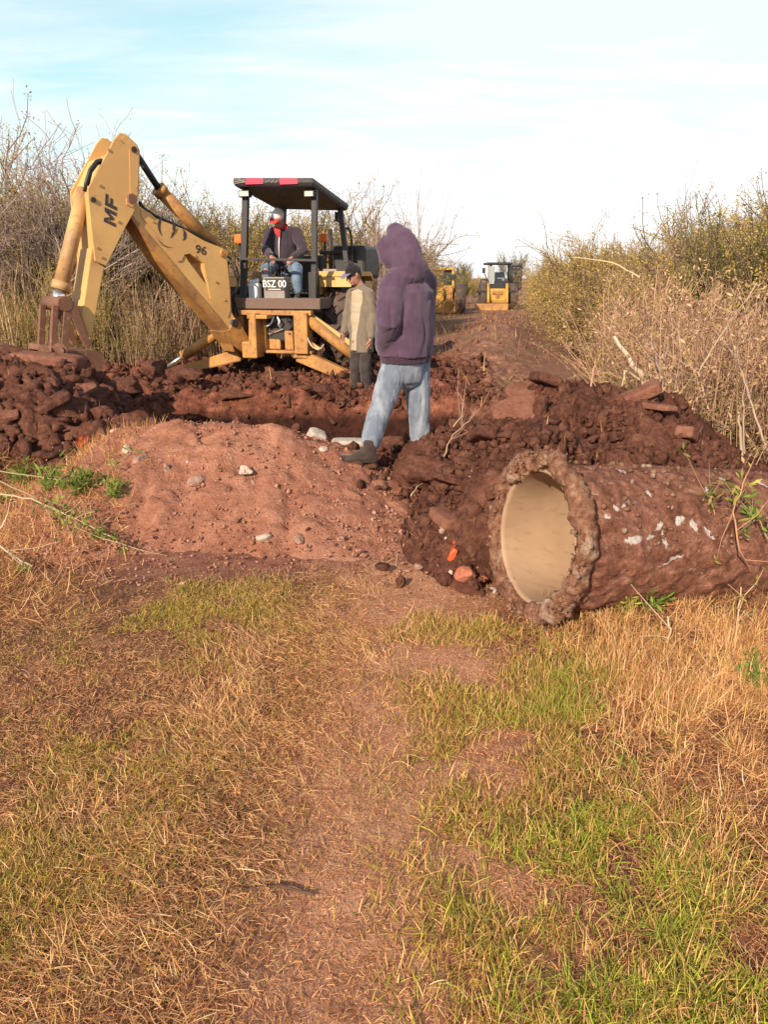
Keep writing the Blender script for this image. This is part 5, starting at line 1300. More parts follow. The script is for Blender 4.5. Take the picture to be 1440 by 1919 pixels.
m = MB(); c0 = L(478, 545, .2); m.box(c0 + Vector((0, 0, -.03)), (.17, .14, .27), bev=.03); m.box(c0 + Vector((-.02, 0, .125)), (.09, .11, .06), bev=.022); m.cyl(c0 + Vector((.04, 0, .09)), c0 + Vector((.04, 0, .17)), .028, 12)
o = m.build('jug', jug_m, None, M=BW); tag(o, 'milky white plastic jug standing on the digger deck beside the console', 'jug')
m = MB(); rect(m, 577, 510, 588, 566, .12, .4, .01); m.build('side_box', dark_m, backhoe)
m = MB(); rect(m, 464, 527, 492, 563, .55, .8, .01); m.build('battery_box', dark_m, backhoe)
# --- rear frame
m = MB()
rect(m, 441, 581, 583, 592, -.20, -.08, .01)                # upper rail
rect(m, 450, 655, 585, 664, -.20, -.05, .01)                # lower rail
rect(m, 483, 592, 499, 662, -.19, -.06, .008)               # post
rect(m, 549, 586, 577, 664, -.26, -.02, .012)               # right housing
rect(m, 441, 590, 459, 660, -.16, -.02, .012)               # left housing
rect(m, 533, 620, 550, 656, -.14, -.06, .006)
rect(m, 549, 664, 576, 672, -.2, -.05, .01)
m.build('rear_frame', rust_m, backhoe)
m = MB(); rect(m, 497, 590, 552, 658, .12, .30, .01); rect(m, 455, 592, 490, 660, .12, .28, .01); m.build('back_plate', dark_m, backhoe)
m = MB(); rect(m, 500, 632, 526, 655, -.1, .1, .02); m.cyl(L(512, 632, -.05), L(512, 616, -.05), .05, 12); rect(m, 503, 612, 547, 618, -.06, .06, .008); m.build('valve_block', rust_m, backhoe)
rr = np.random.default_rng(4)
for i in range(9):
    x0 = 500 + rr.uniform(0, 44); pts = [L(x0, 594, -.02)]
    for k in range(4): pts.append(L(x0 + rr.uniform(-16, 16), 598 + k * 9 + rr.uniform(-4, 4), -.10 + rr.uniform(-.05, .1)))
    m = MB(); m.tube(pts, .013, 6); m.build('hose', [hose_m, hose_m, deck_m, grey_m][i % 4], backhoe)  # some hoses get paler materials to stand for light in the cavity
m = MB(); pts = [L(513, 594, -.15), L(508, 606, -.2), L(500, 612, -.18)]; m.tube(pts, .013, 6); m.tube([L(520, 594, -.15), L(524, 602, -.2), L(522, 610, -.18)], .014, 6); m.build('hose', jug_m, backhoe)
for pts in ([(424, 478, -.35), (440, 492, -.4), (448, 520, -.3), (444, 540, -.25), (436, 556, -.3), (438, 590, -.25)], [(422, 486, -.35), (436, 500, -.4), (446, 530, -.3), (438, 560, -.3), (446, 592, -.2)]):
    m = MB(); m.tube([L(*p) for p in pts], .014, 6); m.build('hose', hose_m, backhoe)
# swing post casting that carries the boom
m = MB(); rect(m, 467, 588, 482, 668, -.40, -.15, .02); rect(m, 452, 640, 482, 672, -.42, -.15, .02); m.cyl(L(474, 590, -.3), L(474, 672, -.3), .06, 16); rect(m, 462, 590, 500, 598, -.38, -.12, .01)
m.build('swing_post', rust_m, backhoe)
# --- stabilizers
def stab(name, arm, rod):
    (ax, ay, af), (bx_, by, bf), w0, w1 = arm
    e = bpy.data.objects.new(name, None); link(e, backhoe)
    m = MB(); a, b_ = L(ax, ay, af), L(bx_, by, bf)
    t = (b_ - a).normalized(); up = Vector((0, -1, 0)).cross(t).normalized(); up = up if up.z > 0 else -up
    poly = [a + up * w0, a - up * w0, b_ - up * w1, b_ + up * w1]
    vsA = [m.bm.verts.new(p + Vector((0, -.07, 0))) for p in poly]; vsB = [m.bm.verts.new(p + Vector((0, .07, 0))) for p in poly]
    m.bm.faces.new(vsA); m.bm.faces.new(vsB[::-1])
    for j in range(4): m.bm.faces.new((vsA[j], vsB[j], vsB[(j + 1) % 4], vsA[(j + 1) % 4]))
    bmesh.ops.recalc_face_normals(m.bm, faces=m.bm.faces[:]); bmesh.ops.bevel(m.bm, geom=m.bm.edges[:], offset=.012, segments=2, affect='EDGES')
    m.build('arm', rust_m, e)
    m = MB(); m.box(b_ + Vector((0, 0, -.06)), (.34, .30, .035), bev=.01); m.box(b_, (.1, .18, .12), bev=.02); m.build('foot', rust_m, e)
    p0, p1, p2 = [L(*q) for q in rod]
    m = MB(); m.cyl(p0, p1, .075, 18); m.cyl(p0 + (p0 - p1).normalized() * -.02, p0 + (p0 - p1).normalized() * .03, .06, 14); m.cyl(p1, p1 + (p1 - p0).normalized() * .03, .085, 18); m.build('cylinder', rust_m, e)
    m = MB(); m.cyl(p1, p2, .032, 14); m.build('piston_rod', chrome_m, e)
stab('stabilizer', ((452, 664, -.1), (303, 704, -.2),   .09, .045), ((412, 622, -.16), (346, 665, -.2), (301, 697, -.2)))
stab('stabilizer', ((560, 664, -.1), (690, 722, -.2),   .095, .07), ((580, 600, -.12), (664, 668, -.18), (697, 706, -.22)))
m = MB(); barp(m, L(576, 592, -.05), L(662, 652, -.1), .13, .05); barp(m, L(577, 640, -.15), L(600, 655, -.2), .05, .05); m.build('stabilizer_guard', yel_m, backhoe)
m = MB(); m.tube([L(575, 628, -.22), L(579, 640, -.27), L(586, 650, -.3), L(594, 655, -.31), L(602, 653, -.3), L(607, 645, -.28)], .010, 8); m.build('hose', plain_mat('cream_hose', (.42, .37, .31), .6), backhoe)

# --- boom, dipper, bucket: everything swings in one vertical plane
TH = R(46); EX = Vector((math.cos(TH), math.sin(TH), 0)); EN = Vector((math.sin(TH), -math.cos(TH), 0)); EZ = Vector((0, 0, 1))
OB = P(439, 608, 10.75)
PLW = Matrix(((EX.x, EZ.x, EN.x, OB.x), (EX.y, EZ.y, EN.y, OB.y), (EX.z, EZ.z, EN.z, OB.z), (0, 0, 0, 1)))
PL = BI @ PLW
def B(zx, zy, w=0.0):
    d = ray(60 + zx / 3.2727, 220 + zy / 3.2727); t = (w - (EYE - OB).dot(EN)) / d.dot(EN); q = EYE + d * t - OB
    return (q.dot(EX), q.z)
def Bs(l, w=0.0): return [B(x, y, w) for x, y in l]
def B3(zx, zy, w=0.0):
    s, z = B(zx, zy, w); return Vector((s, z, w))
WB = -.26
hole = Bs([(935, 842), (965, 838), (1048, 895), (1072, 1022), (1055, 1010), (960, 885)])
m = MB(); outer = Bs([(598, 545), (640, 528), (700, 575), (760, 618), (940, 690), (1060, 760), (1150, 795), (1185, 812), (1197, 870), (1215, 1050), (1222, 1190), (1255, 1262), (1240, 1305), (1205, 1308), (590, 600)])
m.prism(outer, WB, 0, PL, holes=[hole]); boom = m.build('boom', yel_m, backhoe)
m = MB(); m.prism(Bs([(662, 562), (718, 585), (760, 622), (940, 694), (1060, 764), (1150, 799), (1180, 818), (1191, 872), (1209, 1050), (1214, 1180), (1198, 1226), (1092, 1112), (1076, 1042), (1076, 1020), (1050, 893), (965, 834), (930, 842), (915, 878), (890, 884), (810, 765), (668, 610)]), .0, .012, PL); m.build('side_plate', yel_m, boom)
m = MB(); m.prism(Bs([(590, 600), (598, 585), (1205, 1300), (1222, 1318), (1165, 1312), (780, 885)], 0), WB - .012, .018, PL); m.build('shaded_underside', rust_m, boom)  # boom underside put in darker rusty paint to stand for its shade
m = MB(); c0 = B3(1168, 835, 0); m.cyl(c0 + Vector((0, 0, -.3)), c0 + Vector((0, 0, .05)), .05, 18, PL); m.build('pin', rust_m, boom)
m = MB(); c0 = B3(1235, 1262, 0); m.cyl(c0 + Vector((0, 0, -.34)), c0 + Vector((0, 0, .05)), .055, 18, PL); m.build('pin', dark_m, boom)
# foot casting of the boom (knuckle) joining the swing post
m = MB(); m.prism(Bs([(1150, 1312), (1205, 1300), (1235, 1225), (1275, 1262), (1300, 1310), (1345, 1380), (1400, 1400), (1400, 1450), (1290, 1440), (1225, 1400), (1240, 1440), (1215, 1390)]), -.28, .03, PL, bev=.012); m.build('boom_foot', rust_m, backhoe)
# dipper
plate = [(522, 98), (560, 104), (628, 168), (646, 205), (645, 290), (636, 500), (612, 580), (550, 690), (440, 912), (372, 882), (345, 650), (330, 500), (327, 440), (440, 232), (488, 140)]
m = MB(); m.prism(Bs(plate), .035, .06, PL, bev=.006); dip = m.build('dipper_plate', yel_m, backhoe)
m = MB(); m.prism(Bs(plate), -.42, -.395, PL, bev=.006); m.build('dipper_plate', yel_m, backhoe)
m = MB(); m.prism(Bs([(560, 112), (620, 172), (638, 210), (636, 290), (628, 480), (585, 490), (580, 200), (555, 165), (520, 140)]), .06, .068, PL); m.build('doubler', yel_m, dip)
# stick box: shifted face visible on the left
m = MB(); m.prism(Bs([(360, 800), (445, 830), (440, 915), (400, 1130), (362, 1348), (345, 1345), (300, 1215)], 0), -.32, .02, PL, bev=.012)
m.prism(Bs([(335, 470), (440, 250), (560, 200), (600, 300), (560, 560), (450, 830), (372, 830)], 0), -.395, .035, PL); stick = m.build('dipper_stick', yel_m, backhoe)
for (x, y, rr_) in ((622, 198, .035), (605, 498, .055), (372, 505, .03)):
    m = MB(); c0 = B3(x, y, .06); m.cyl(c0 + Vector((0, 0, -.5)), c0 + Vector((0, 0, .022 if rr_ < .05 else .05)), rr_, 18, PL); m.build('pin', earthy_m if rr_ > .05 else dark_m, dip)
m = MB(); m.prism(Bs([(575, 500), (605, 470), (625, 490), (630, 530), (610, 552), (578, 535)], .06), .06, .075, PL); m.build('pin_boss', yel_m, dip)
# crowd cylinder on top of the boom
m = MB(); a, b_, c0 = B3(648, 300, -.13), B3(785, 450, -.13), B3(1130, 800, -.13)
m.cyl(b_, c0, .085, 20, PL); m.cyl(b_ - (c0 - b_).normalized() * .04, b_ + (c0 - b_).normalized() * .04, .098, 20, PL); cy = m.build('crowd_cylinder', rust_m, backhoe)
m = MB(); m.cyl(B3(622, 200, -.13), b_, .042, 16, PL); m.build('piston_rod', dark_m, cy)
# bucket cylinder along the front of the dipper
m = MB(); a, b_, c0 = B3(318, 440, -.14), B3(172, 1050, -.14), B3(160, 1130, -.14)
m.cyl(a, b_, .08, 20, PL, r2=.09); m.cyl(b_ - (b_ - a).normalized() * .08, b_ + (b_ - a).normalized() * .02, .105, 20, PL); bc = m.build('bucket_cylinder', stain_m, backhoe)
m = MB(); m.cyl(b_, c0 + (c0 - b_).normalized() * .08, .072, 16, PL); m.build('piston_rod', chrome_m, bc)
m = MB(); m.tube([B3(425, 262, .02), B3(395, 270, .05), B3(355, 320, .05), B3(330, 400, .03), B3(322, 455, .02)], .022, 8, PL); m.tube([B3(430, 275, .0), B3(400, 285, .02), B3(362, 335, .02), B3(342, 420, .0)], .016, 8, PL); m.build('hose', hose_m, backhoe)
# link and bucket
m = MB(); c0 = B3(150, 1140, -.14)
m.cyl(c0 + Vector((0, 0, -.24)), c0 + Vector((0, 0, .24)), .085, 16, PL)
for w in (-.30, .06):
    m.prism([(p[0], p[1]) for p in Bs([(140, 1110), (210, 1100), (250, 1150), (345, 1395), (310, 1410), (205, 1200), (150, 1180)])], w, w + .035, PL, bev=.006)
m.build('bucket_link', earthy_m, backhoe)
m = MB()
shell = Bs([(60, 1395), (150, 1420), (300, 1415), (350, 1440), (352, 1500), (318, 1640), (240, 1740), (120, 1790), (20, 1770), (20, 1735), (118, 1752), (220, 1708), (290, 1620), (318, 1500), (300, 1450), (60, 1430)], -.12)
m.prism(shell, -.50, .26, PL)
side = Bs([(62, 1400), (150, 1425), (300, 1420), (345, 1445), (348, 1500), (314, 1636), (236, 1735), (120, 1784), (24, 1765)], -.12)
m.prism(side, .26, .285, PL); m.prism(side, -.525, -.50, PL)
for w in (-.44, -.28, -.10, .10, .2): m.prism(Bs([(30, 1760), (5, 1850), (-10, 1860), (8, 1765)], -.12), w - .03, w + .03, PL)
bk = m.build('bucket', earthy_m, backhoe)
for w in (-.30, .05):
    m = MB(); m.prism(Bs([(80, 1150), (116, 1150), (106, 1425), (66, 1425)], -.12), w, w + .045, PL, bev=.006); m.prism(Bs([(150, 1165), (196, 1185), (172, 1425), (128, 1425)], -.12), w, w + .045, PL, bev=.006); m.build('bucket_ear', earthy_m, bk)
m = MB(); m.cyl(B3(165, 1430, .24), B3(165, 1430, .34), .085, 16, PL); m.cyl(B3(165, 1430, .34), B3(165, 1430, .36), .05, 16, PL); m.cyl(B3(70, 1425, .27), B3(70, 1425, .33), .06, 14, PL); m.build('bucket_pin', earthy_m, bk)
for w, dz in ((-.05, 0), (-.20, 8)):
    m = MB(); m.tube([B3(1195, 880 + dz, w), B3(1120, 775 + dz, w), B3(1000, 712 + dz, w), B3(860, 650 + dz, w), B3(760, 606 + dz, w), B3(690, 560 + dz, w), B3(655, 515 + dz, w - .02)], .018, 8, PL); m.build('hose', hose_m, backhoe)
for x, y in ((745, 640), (860, 700), (1000, 850), (1130, 1010), (1180, 1120)):
    m = MB(); c0 = B3(x, y, .012); m.cyl(c0, c0 + Vector((0, 0, .012)), .016, 10, PL); m.build('bolt', rust_m, boom)
for x, y in ((470, 200), (420, 420), (400, 800), (430, 860), (530, 640)):
    m = MB(); c0 = B3(x, y, .06); m.cyl(c0, c0 + Vector((0, 0, .012)), .016, 10, PL); m.build('bolt', rust_m, dip)
# --- writing and marks on the arm
def decal_M(zx, zy, ang, w):
    s, z = B(zx, zy, 0); return PL @ Matrix.Translation((s, z, w)) @ Matrix.Rotation(ang, 4, 'Z')
LM = decal_M(466, 575, R(79), .061)
def glyph(polys, ox, sc_, name, parent, M_):
    m = MB()
    for pl_ in polys: m.prism([((x + .18 * y + ox) * sc_, (y - .5) * sc_) for x, y in pl_], 0, .003, M_)
    m.build(name, ink_m, parent)
glyph([[(0, 0), (.26, 0), (.26, .62), (.47, .18), (.63, .18), (.84, .62), (.84, 0), (1.1, 0), (1.1, 1), (.8, 1), (.55, .5), (.30, 1), (0, 1)]], -1.12, .15, 'lettering', dip, LM)
glyph([[(0, 0), (.27, 0), (.27, .38), (.72, .38), (.72, .6), (.27, .6), (.27, .77), (.86, .77), (.86, 1), (0, 1)]], .14, .15, 'lettering', dip, LM)
text_obj('96', .15, decal_M(1032, 815, R(-10), .015), 'lettering', boom, ink_m, .0, .002, 1.15)
def crescent(name, zx, zy, r0, a0, a1, thick, parent):
    M_ = decal_M(zx, zy, 0, .0135); pts = []
    n = 18
    for i in range(n + 1):
        a = a0 + (a1 - a0) * i / n; pts.append((math.cos(a) * r0, math.sin(a) * r0 * 1.1))
    for i in range(n, -1, -1):
        a = a0 + (a1 - a0) * i / n; q = r0 - thick * math.sin(math.pi * i / n) - .001; pts.append((math.cos(a) * q, math.sin(a) * q * 1.1))
    m = MB(); m.prism(pts, 0, .002, M_); m.build(name, ink_m, parent)
crescent('emblem', 822, 672, .125, R(95), R(235), .035, boom)
crescent('emblem', 822, 672, .125, R(-75), R(55), .042, boom)
crescent('emblem', 918, 720, .062, R(-95), R(85), .05, boom)
crescent('emblem', 900, 705, .05, R(110), R(190), .008, boom)
crescent('emblem', 830, 690, .19, R(200), R(285), .008, boom)
# ================================================================ people
def _loft(bm, pts, radii, lat, flat=False, k=18):
    pts = [Vector(p) for p in pts]; n = len(pts)
    radii = [(q, q) if not isinstance(q, (tuple, list)) else q for q in radii]
    t0 = (pts[1] - pts[0]).normalized(); t1 = (pts[-1] - pts[-2]).normalized()
    P_, R_ = [], []
    for s in () if flat else (.98, .8, .45): P_.append(pts[0] - t0 * min(radii[0]) * s * .85); R_.append(tuple(q * math.sqrt(1 - s * s) for q in radii[0]))
    P_ += pts; R_ += list(radii)
    for s in () if flat else (.45, .8, .98): P_.append(pts[-1] + t1 * min(radii[-1]) * s * .85); R_.append(tuple(q * math.sqrt(1 - s * s) for q in radii[-1]))
    rings = []
    for i, p in enumerate(P_):
        t = (P_[min(i + 1, len(P_) - 1)] - P_[max(i - 1, 0)]).normalized()
        a = Vector(lat) - t * t.dot(Vector(lat))
        if a.length < .05: a = t.orthogonal()
        a.normalize(); b_ = t.cross(a)
        rings.append([bm.verts.new(p + a * (math.cos(2 * math.pi * j / k) * R_[i][0]) + b_ * (math.sin(2 * math.pi * j / k) * R_[i][1])) for j in range(k)])
    for i in range(len(rings) - 1):
        for j in range(k): bm.faces.new((rings[i][j], rings[i][(j + 1) % k], rings[i + 1][(j + 1) % k], rings[i + 1][j]))
    bm.faces.new(rings[0][::-1]); bm.faces.new(rings[-1])
def union(name, parts, voxel, mat, parent, iters=3, post=None):
    bm = bmesh.new()
    for p in parts: _loft(bm, p[0], p[1], p[2] if len(p) > 2 else (1, 0, 0), len(p) > 3)
    bmesh.ops.recalc_face_normals(bm, faces=bm.faces[:])
    me = bpy.data.meshes.new('tmp'); bm.to_mesh(me); bm.free()
    o = bpy.data.objects.new('tmp', me); COL.objects.link(o)
    r_ = o.modifiers.new('r', 'REMESH'); r_.mode = 'VOXEL'; r_.voxel_size = voxel
    if iters:
        s_ = o.modifiers.new('s', 'SMOOTH'); s_.iterations = iters; s_.factor = .5
    dg = bpy.context.evaluated_depsgraph_get(); dg.update()
    m2 = bpy.data.meshes.new_from_object(o.evaluated_get(dg)); bpy.data.objects.remove(o); bpy.data.meshes.remove(me)
    m2.name = name
    if post is not None:
        n = len(m2.vertices); V = np.zeros(n * 3, np.float32); m2.vertices.foreach_get('co', V); V = V.reshape(-1, 3).astype(float)
        Nn = np.zeros(n * 3, np.float32); m2.vertices.foreach_get('normal', Nn); Nn = Nn.reshape(-1, 3)
        V = post(V, Nn); m2.vertices.foreach_set('co', V.astype(np.float32).ravel()); m2.update()
    m2.polygons.foreach_set('use_smooth', np.ones(len(m2.polygons), bool))
    m2.materials.clear(); m2.materials.append(mat)
    return link(bpy.data.objects.new(name, m2), parent)
def folds(amp, fx, fz, seed, extra=None, joints=(), jr=.16):
    """hanging creases along the cloth plus tight wrinkles round the joints"""
    def f(V, Nn):
        wx = .05 * fbm(V[:, 0] * 4, V[:, 1] * 4, V[:, 2] * 3, 2, seed + 9)
        a = np.abs(vnoise((V[:, 0] + wx) * fx, (V[:, 1] + wx) * fx, V[:, 2] * fz, seed)); b2 = np.abs(vnoise((V[:, 0] - wx) * fx * 2.1 + 3, V[:, 1] * fx * 2.1, (V[:, 2] + wx) * fz * 1.8, seed + 2))
        d = amp * (np.minimum(a * 2.2, 1) - .75) + amp * .45 * (np.minimum(b2 * 2.4, 1) - .75)
        for jn in joints:
            r2 = np.linalg.norm(V - np.array(jn)[None], axis=1); w = np.exp(-(r2 / jr) ** 2)
            s_ = V[:, 2] * 21 + V[:, 0] * 7 + V[:, 1] * 5 + 1.6 * vnoise(V[:, 0] * 9, V[:, 1] * 9, V[:, 2] * 9, seed + 5)
            d = d + w * amp * .8 * (np.abs(np.sin(s_)) ** .7 - .7)
        V = V + Nn * d[:, None]
        return extra(V, Nn) if extra else V
    return f
def cloth_mat(name, base, var=.25, worn=None, scale=9, rough=.9, streak=(1, 1, 1)):
    m, nt, b, out = new_mat(name)
    co = coords(nt, 'Object', streak); n1 = noise(nt, co, scale, 6, .65); n2 = noise(nt, coords(nt, 'Object'), 160, 3, .6)
    c = mixc(nt, n1, tuple(x * (1 - var) for x in base), tuple(min(1, x * (1 + var)) for x in base))
    if worn:
        c = mixc(nt, ramp(nt, n1, [(.42, (0, 0, 0)), (.8, (.7, .7, .7))]), c, worn)
    nt.links.new(c, b.inputs['Base Color']); b.inputs['Roughness'].default_value = rough; b.inputs['Specular IOR Level'].default_value = .15
    b.inputs['Sheen Weight'].default_value = .25; b.inputs['Sheen Roughness'].default_value = .5
    hh = N(nt, 'ShaderNodeMath', operation='MULTIPLY_ADD'); nt.links.new(n2, hh.inputs[0]); hh.inputs[1].default_value = .25; nt.links.new(n1, hh.inputs[2])
    bump(nt, b, hh.outputs[0], .35, .012); return m
skin_m = plain_mat('skin', (.42, .205, .14), .55, 0, .12, 14, .1)
eye_m = plain_mat('eye_dark', (.03, .02, .018), .3, 0, 0, 5, 0)
lip_m = plain_mat('lips', (.33, .11, .09), .5, 0, .05, 5, 0)
hair_m = plain_mat('dark_hair', (.025, .018, .015), .6, 0, .3, 60, .3)
hood_m = cloth_mat('plum_fleece', (.074, .043, .076), .28, (.125, .078, .125), 6)
jean_m = cloth_mat('faded_denim', (.14, .17, .225), .3, (.50, .53, .57), 6, .9, (1.6, 1.6, .55))  # worn denim; tone contrast also stands for lit edges and dark folds
jean2_m = cloth_mat('blue_denim', (.10, .16, .24), .25, (.26, .33, .40), 8, .9, (1, 1, .5))
navy_m = cloth_mat('dark_jacket', (.045, .032, .045), .25, None, 8)
redc_m = cloth_mat('red_fleece', (.52, .045, .04), .15, None, 8)
khaki_m = cloth_mat('khaki_cloth', (.165, .13, .098), .28, (.22, .18, .135), 8)
tee_m = cloth_mat('cream_cloth', (.40, .325, .23), .12, None, 8)
darkpant_m = cloth_mat('dark_trousers', (.042, .032, .033), .3, (.085, .066, .062), 8)
shoe_m = cloth_mat('brown_boot_leather', (.032, .022, .018), .3, (.10, .07, .055), 10, .7)
capk_m = cloth_mat('black_cap_cloth', (.018, .014, .018), .2, None, 10)
capb_m = cloth_mat('blue_grey_brim', (.15, .14, .23), .2, None, 10)
white_c = cloth_mat('white_cap_cloth', (.72, .68, .70), .06, None, 10)

def V3(*a): return Vector(a)
def hand_parts(wrist, pdir_, palm_n, thumb_side, curl=.6, s=1.0):
    """palm + five bent fingers; pdir_ = along the hand, palm_n = palm normal, thumb_side = +-1 along the across axis"""
    d = Vector(pdir_).normalized(); n_ = Vector(palm_n); n_ = (n_ - d * n_.dot(d)).normalized(); ac = d.cross(n_).normalized() * thumb_side
    w = Vector(wrist); P0 = []
    P0.append(([w, w + d * .045 * s, w + d * .088 * s], [(.027 * s, .017 * s), (.038 * s, .017 * s), (.039 * s, .014 * s)], tuple(ac)))
    for k, (off, ln) in enumerate(((.028, .072), (.010, .080), (-.009, .074), (-.027, .058))):
        b0 = w + d * .086 * s + ac * off * s; p = [b0 - d * .015]; a = .15
        for seg in (.45, .32, .28):
            a += curl * (.55 + .1 * k); dd = d * math.cos(a) + n_ * math.sin(a); p.append(p[-1] + dd * ln * seg * s * 1.15)
        P0.append((p, [.0092 * s, .0088 * s, .008 * s, .0068 * s], tuple(ac)))
    t0 = w + d * .03 * s + ac * .026 * s; t1 = t0 + (d * .6 + ac * .75 + n_ * .2).normalized() * .04 * s; t2 = t1 + (d * .85 + ac * .1 + n_ * .5).normalized() * .034 * s
    P0.append(([t0, t1, t2], [.013 * s, .0105 * s, .008 * s], tuple(n_)))
    return P0
def head_parts(c, fwd, up, s=1.0):
    """c = centre of the head (eye line)"""
    f = Vector(fwd).normalized(); u = Vector(up); u = (u - f * u.dot(f)).normalized(); rt = f.cross(u)
    c = Vector(c); Q = lambda a, b_, d: c + f * a * s + rt * b_ * s + u * d * s
    lat = tuple(rt); P0 = []
    P0.append(([Q(-.01, 0, -.09), Q(-.008, 0, -.04), Q(-.01, 0, .02), Q(-.012, 0, .07), Q(-.014, 0, .098)], [(.058 * s, .068 * s), (.070 * s, .086 * s), (.076 * s, .096 * s), (.068 * s, .086 * s), (.042 * s, .055 * s)], lat))   # skull
    P0.append(([Q(.025, 0, -.02), Q(.034, 0, -.07), Q(.05, 0, -.105)], [(.062 * s, .052 * s), (.052 * s, .044 * s), (.027 * s, .03 * s)], lat))     # face and jaw
    P0.append(([Q(.084, 0, .015), Q(.100, 0, -.02), Q(.108, 0, -.034)], [(.009 * s, .012 * s), (.011 * s, .014 * s), (.016 * s, .012 * s)], lat))    # nose
    P0.append(([Q(.078, -.045, .026), Q(.089, 0, .028), Q(.078, .045, .026)], [.010 * s, .011 * s, .010 * s], tuple(u)))                            # brow
    P0.append(([Q(.076, -.02, -.066), Q(.086, 0, -.064), Q(.076, .02, -.066)], [.008 * s, .010 * s, .008 * s], tuple(u)))                           # mouth ridge
    for sd in (-1, 1): P0.append(([Q(-.012, .078 * sd, -.035), Q(-.014, .084 * sd, .0), Q(-.016, .082 * sd, .022)], [(.006 * s, .012 * s), (.007 * s, .019 * s), (.006 * s, .013 * s)], lat))   # ears
    return P0, Q
def face(parent, Q, s=1.0):
    for sd in (-1, 1):
        m = MB(); m.ball(Q(.082, .030 * sd, .002), .008 * s, seg=10); m.build('eye', eye_m, parent)
        m = MB(); m.tube([Q(.087, .016 * sd, .024), Q(.089, .032 * sd, .029), Q(.080, .047 * sd, .023)], .0035 * s, 6); m.build('eyebrow', hair_m, parent)
    m = MB(); m.tube([Q(.083, -.022, -.068), Q(.094, 0, -.066), Q(.083, .022, -.068)], .0055 * s, 8); m.build('mouth', lip_m, parent)
def shoe(parent, ankle, toe, sole_z, s=1.0, mat=None):
    a, t = Vector(ankle), Vector(toe); d = (t - a); d.z = 0; L_ = d.length; d.normalize(); lat = Vector((-d.y, d.x, 0))
    heel = a - d * .035; z = sole_z + .035
    h = lambda q, zz: Vector((q.x, q.y, zz))
    o = union('shoe', [([h(heel, a.z - .062), h(a + d * .03, a.z - .062), h(a + d * (L_ * .62), a.z - .072), h(t - d * .03, t.z - .0)], [(.033, .032), (.037, .034), (.041, .030), (.033, .022)], tuple(lat)),
                       ([h(a - d * .012, a.z - .045), h(a - d * .008, a.z + .045)], [(.038, .046), (.041, .045)], tuple(lat)),
                       ([h(a - d * .0, a.z - .015), h(a + d * .09, a.z - .055)], [(.034, .04), (.036, .03)], tuple(lat))], .007, mat or shoe_m, parent, 2)
    return o
def person(label, pos, J, fwd_head, body_extra=None, s=1.0):
    """J: absolute joints. Returns root and head frame; the body is one skin coloured surface."""
    root = empty('person', pos, 0, label, 'person'); off = Vector(pos)
    K = {k: Vector(v) - off for k, v in J.items()}
    lat = (K['sh_r'] - K['sh_l']).normalized(); lt = tuple(lat)
    hp, Q = head_parts(K['head'], fwd_head, K['head'] - K['neck'] + Vector((0, 0, .0001)), s)
    parts = list(hp)
    mid = (K['sh_l'] + K['sh_r']) / 2; pel = (K['hip_l'] + K['hip_r']) / 2
    parts.append(([mid + (K['neck'] - mid) * .4, K['neck'], K['neck'].lerp(K['head'], .5)], [.06 * s, .054 * s, .052 * s], lt))
    parts.append(([pel + Vector((0, 0, -.03)), pel.lerp(mid, .3), pel.lerp(mid, .7), mid], [(.14 * s, .10 * s), (.13 * s, .095 * s), (.155 * s, .11 * s), (.14 * s, .08 * s)], lt))
    for q in 'lr':
        parts.append(([mid.lerp(K['sh_' + q], .5), K['sh_' + q], K['el_' + q]], [.05 * s, .05 * s, .038 * s], lt)); parts.append(([K['el_' + q], K['wr_' + q]], [.037 * s, .025 * s], lt))
        parts.append(([K['hip_' + q], K['kn_' + q]], [.078 * s, .054 * s], lt)); parts.append(([K['kn_' + q], K['kn_' + q].lerp(K['an_' + q], .35), K['an_' + q]], [.052 * s, .054 * s, .034 * s], lt))
    for h in (body_extra or []): parts += hand_parts(Vector(h[0]) - off, *h[1:])
    body = union('body', parts, .0065, skin_m, root, 2)
    return root, K, Q, lat, mid, pel, off
def sleeves(K, q, r0, r1, r2, short=0.0):
    w = K['wr_' + q].lerp(K['el_' + q], short)
    return [([K['sh_' + q], K['sh_' + q].lerp(K['el_' + q], .5), K['el_' + q], K['el_' + q].lerp(w, .5), w], [r0, (r0 + r1) * .52, r1, (r1 + r2) * .52, r2], (1, 0, 0))]
def trouser_parts(K, lat, pel, r, waist=(.155, .115), low=0.0):
    lt = tuple(lat); out = [([pel + Vector((0, 0, -.07)), pel, pel + Vector((0, 0, .09))], [(waist[0] * .93, waist[1] * .95), (waist[0] * 1.02, waist[1] * 1.05), waist], lt)]
    for q in 'lr':
        h, k, a = K['hip_' + q], K['kn_' + q], K['an_' + q]
        out.append(([h, h.lerp(k, .5), k, k.lerp(a, .45), a + (k - a).normalized() * .05], [r[0], (r[0] + r[1]) * .5, r[1], (r[1] + r[2]) * .5, r[2]], lt))
    return out

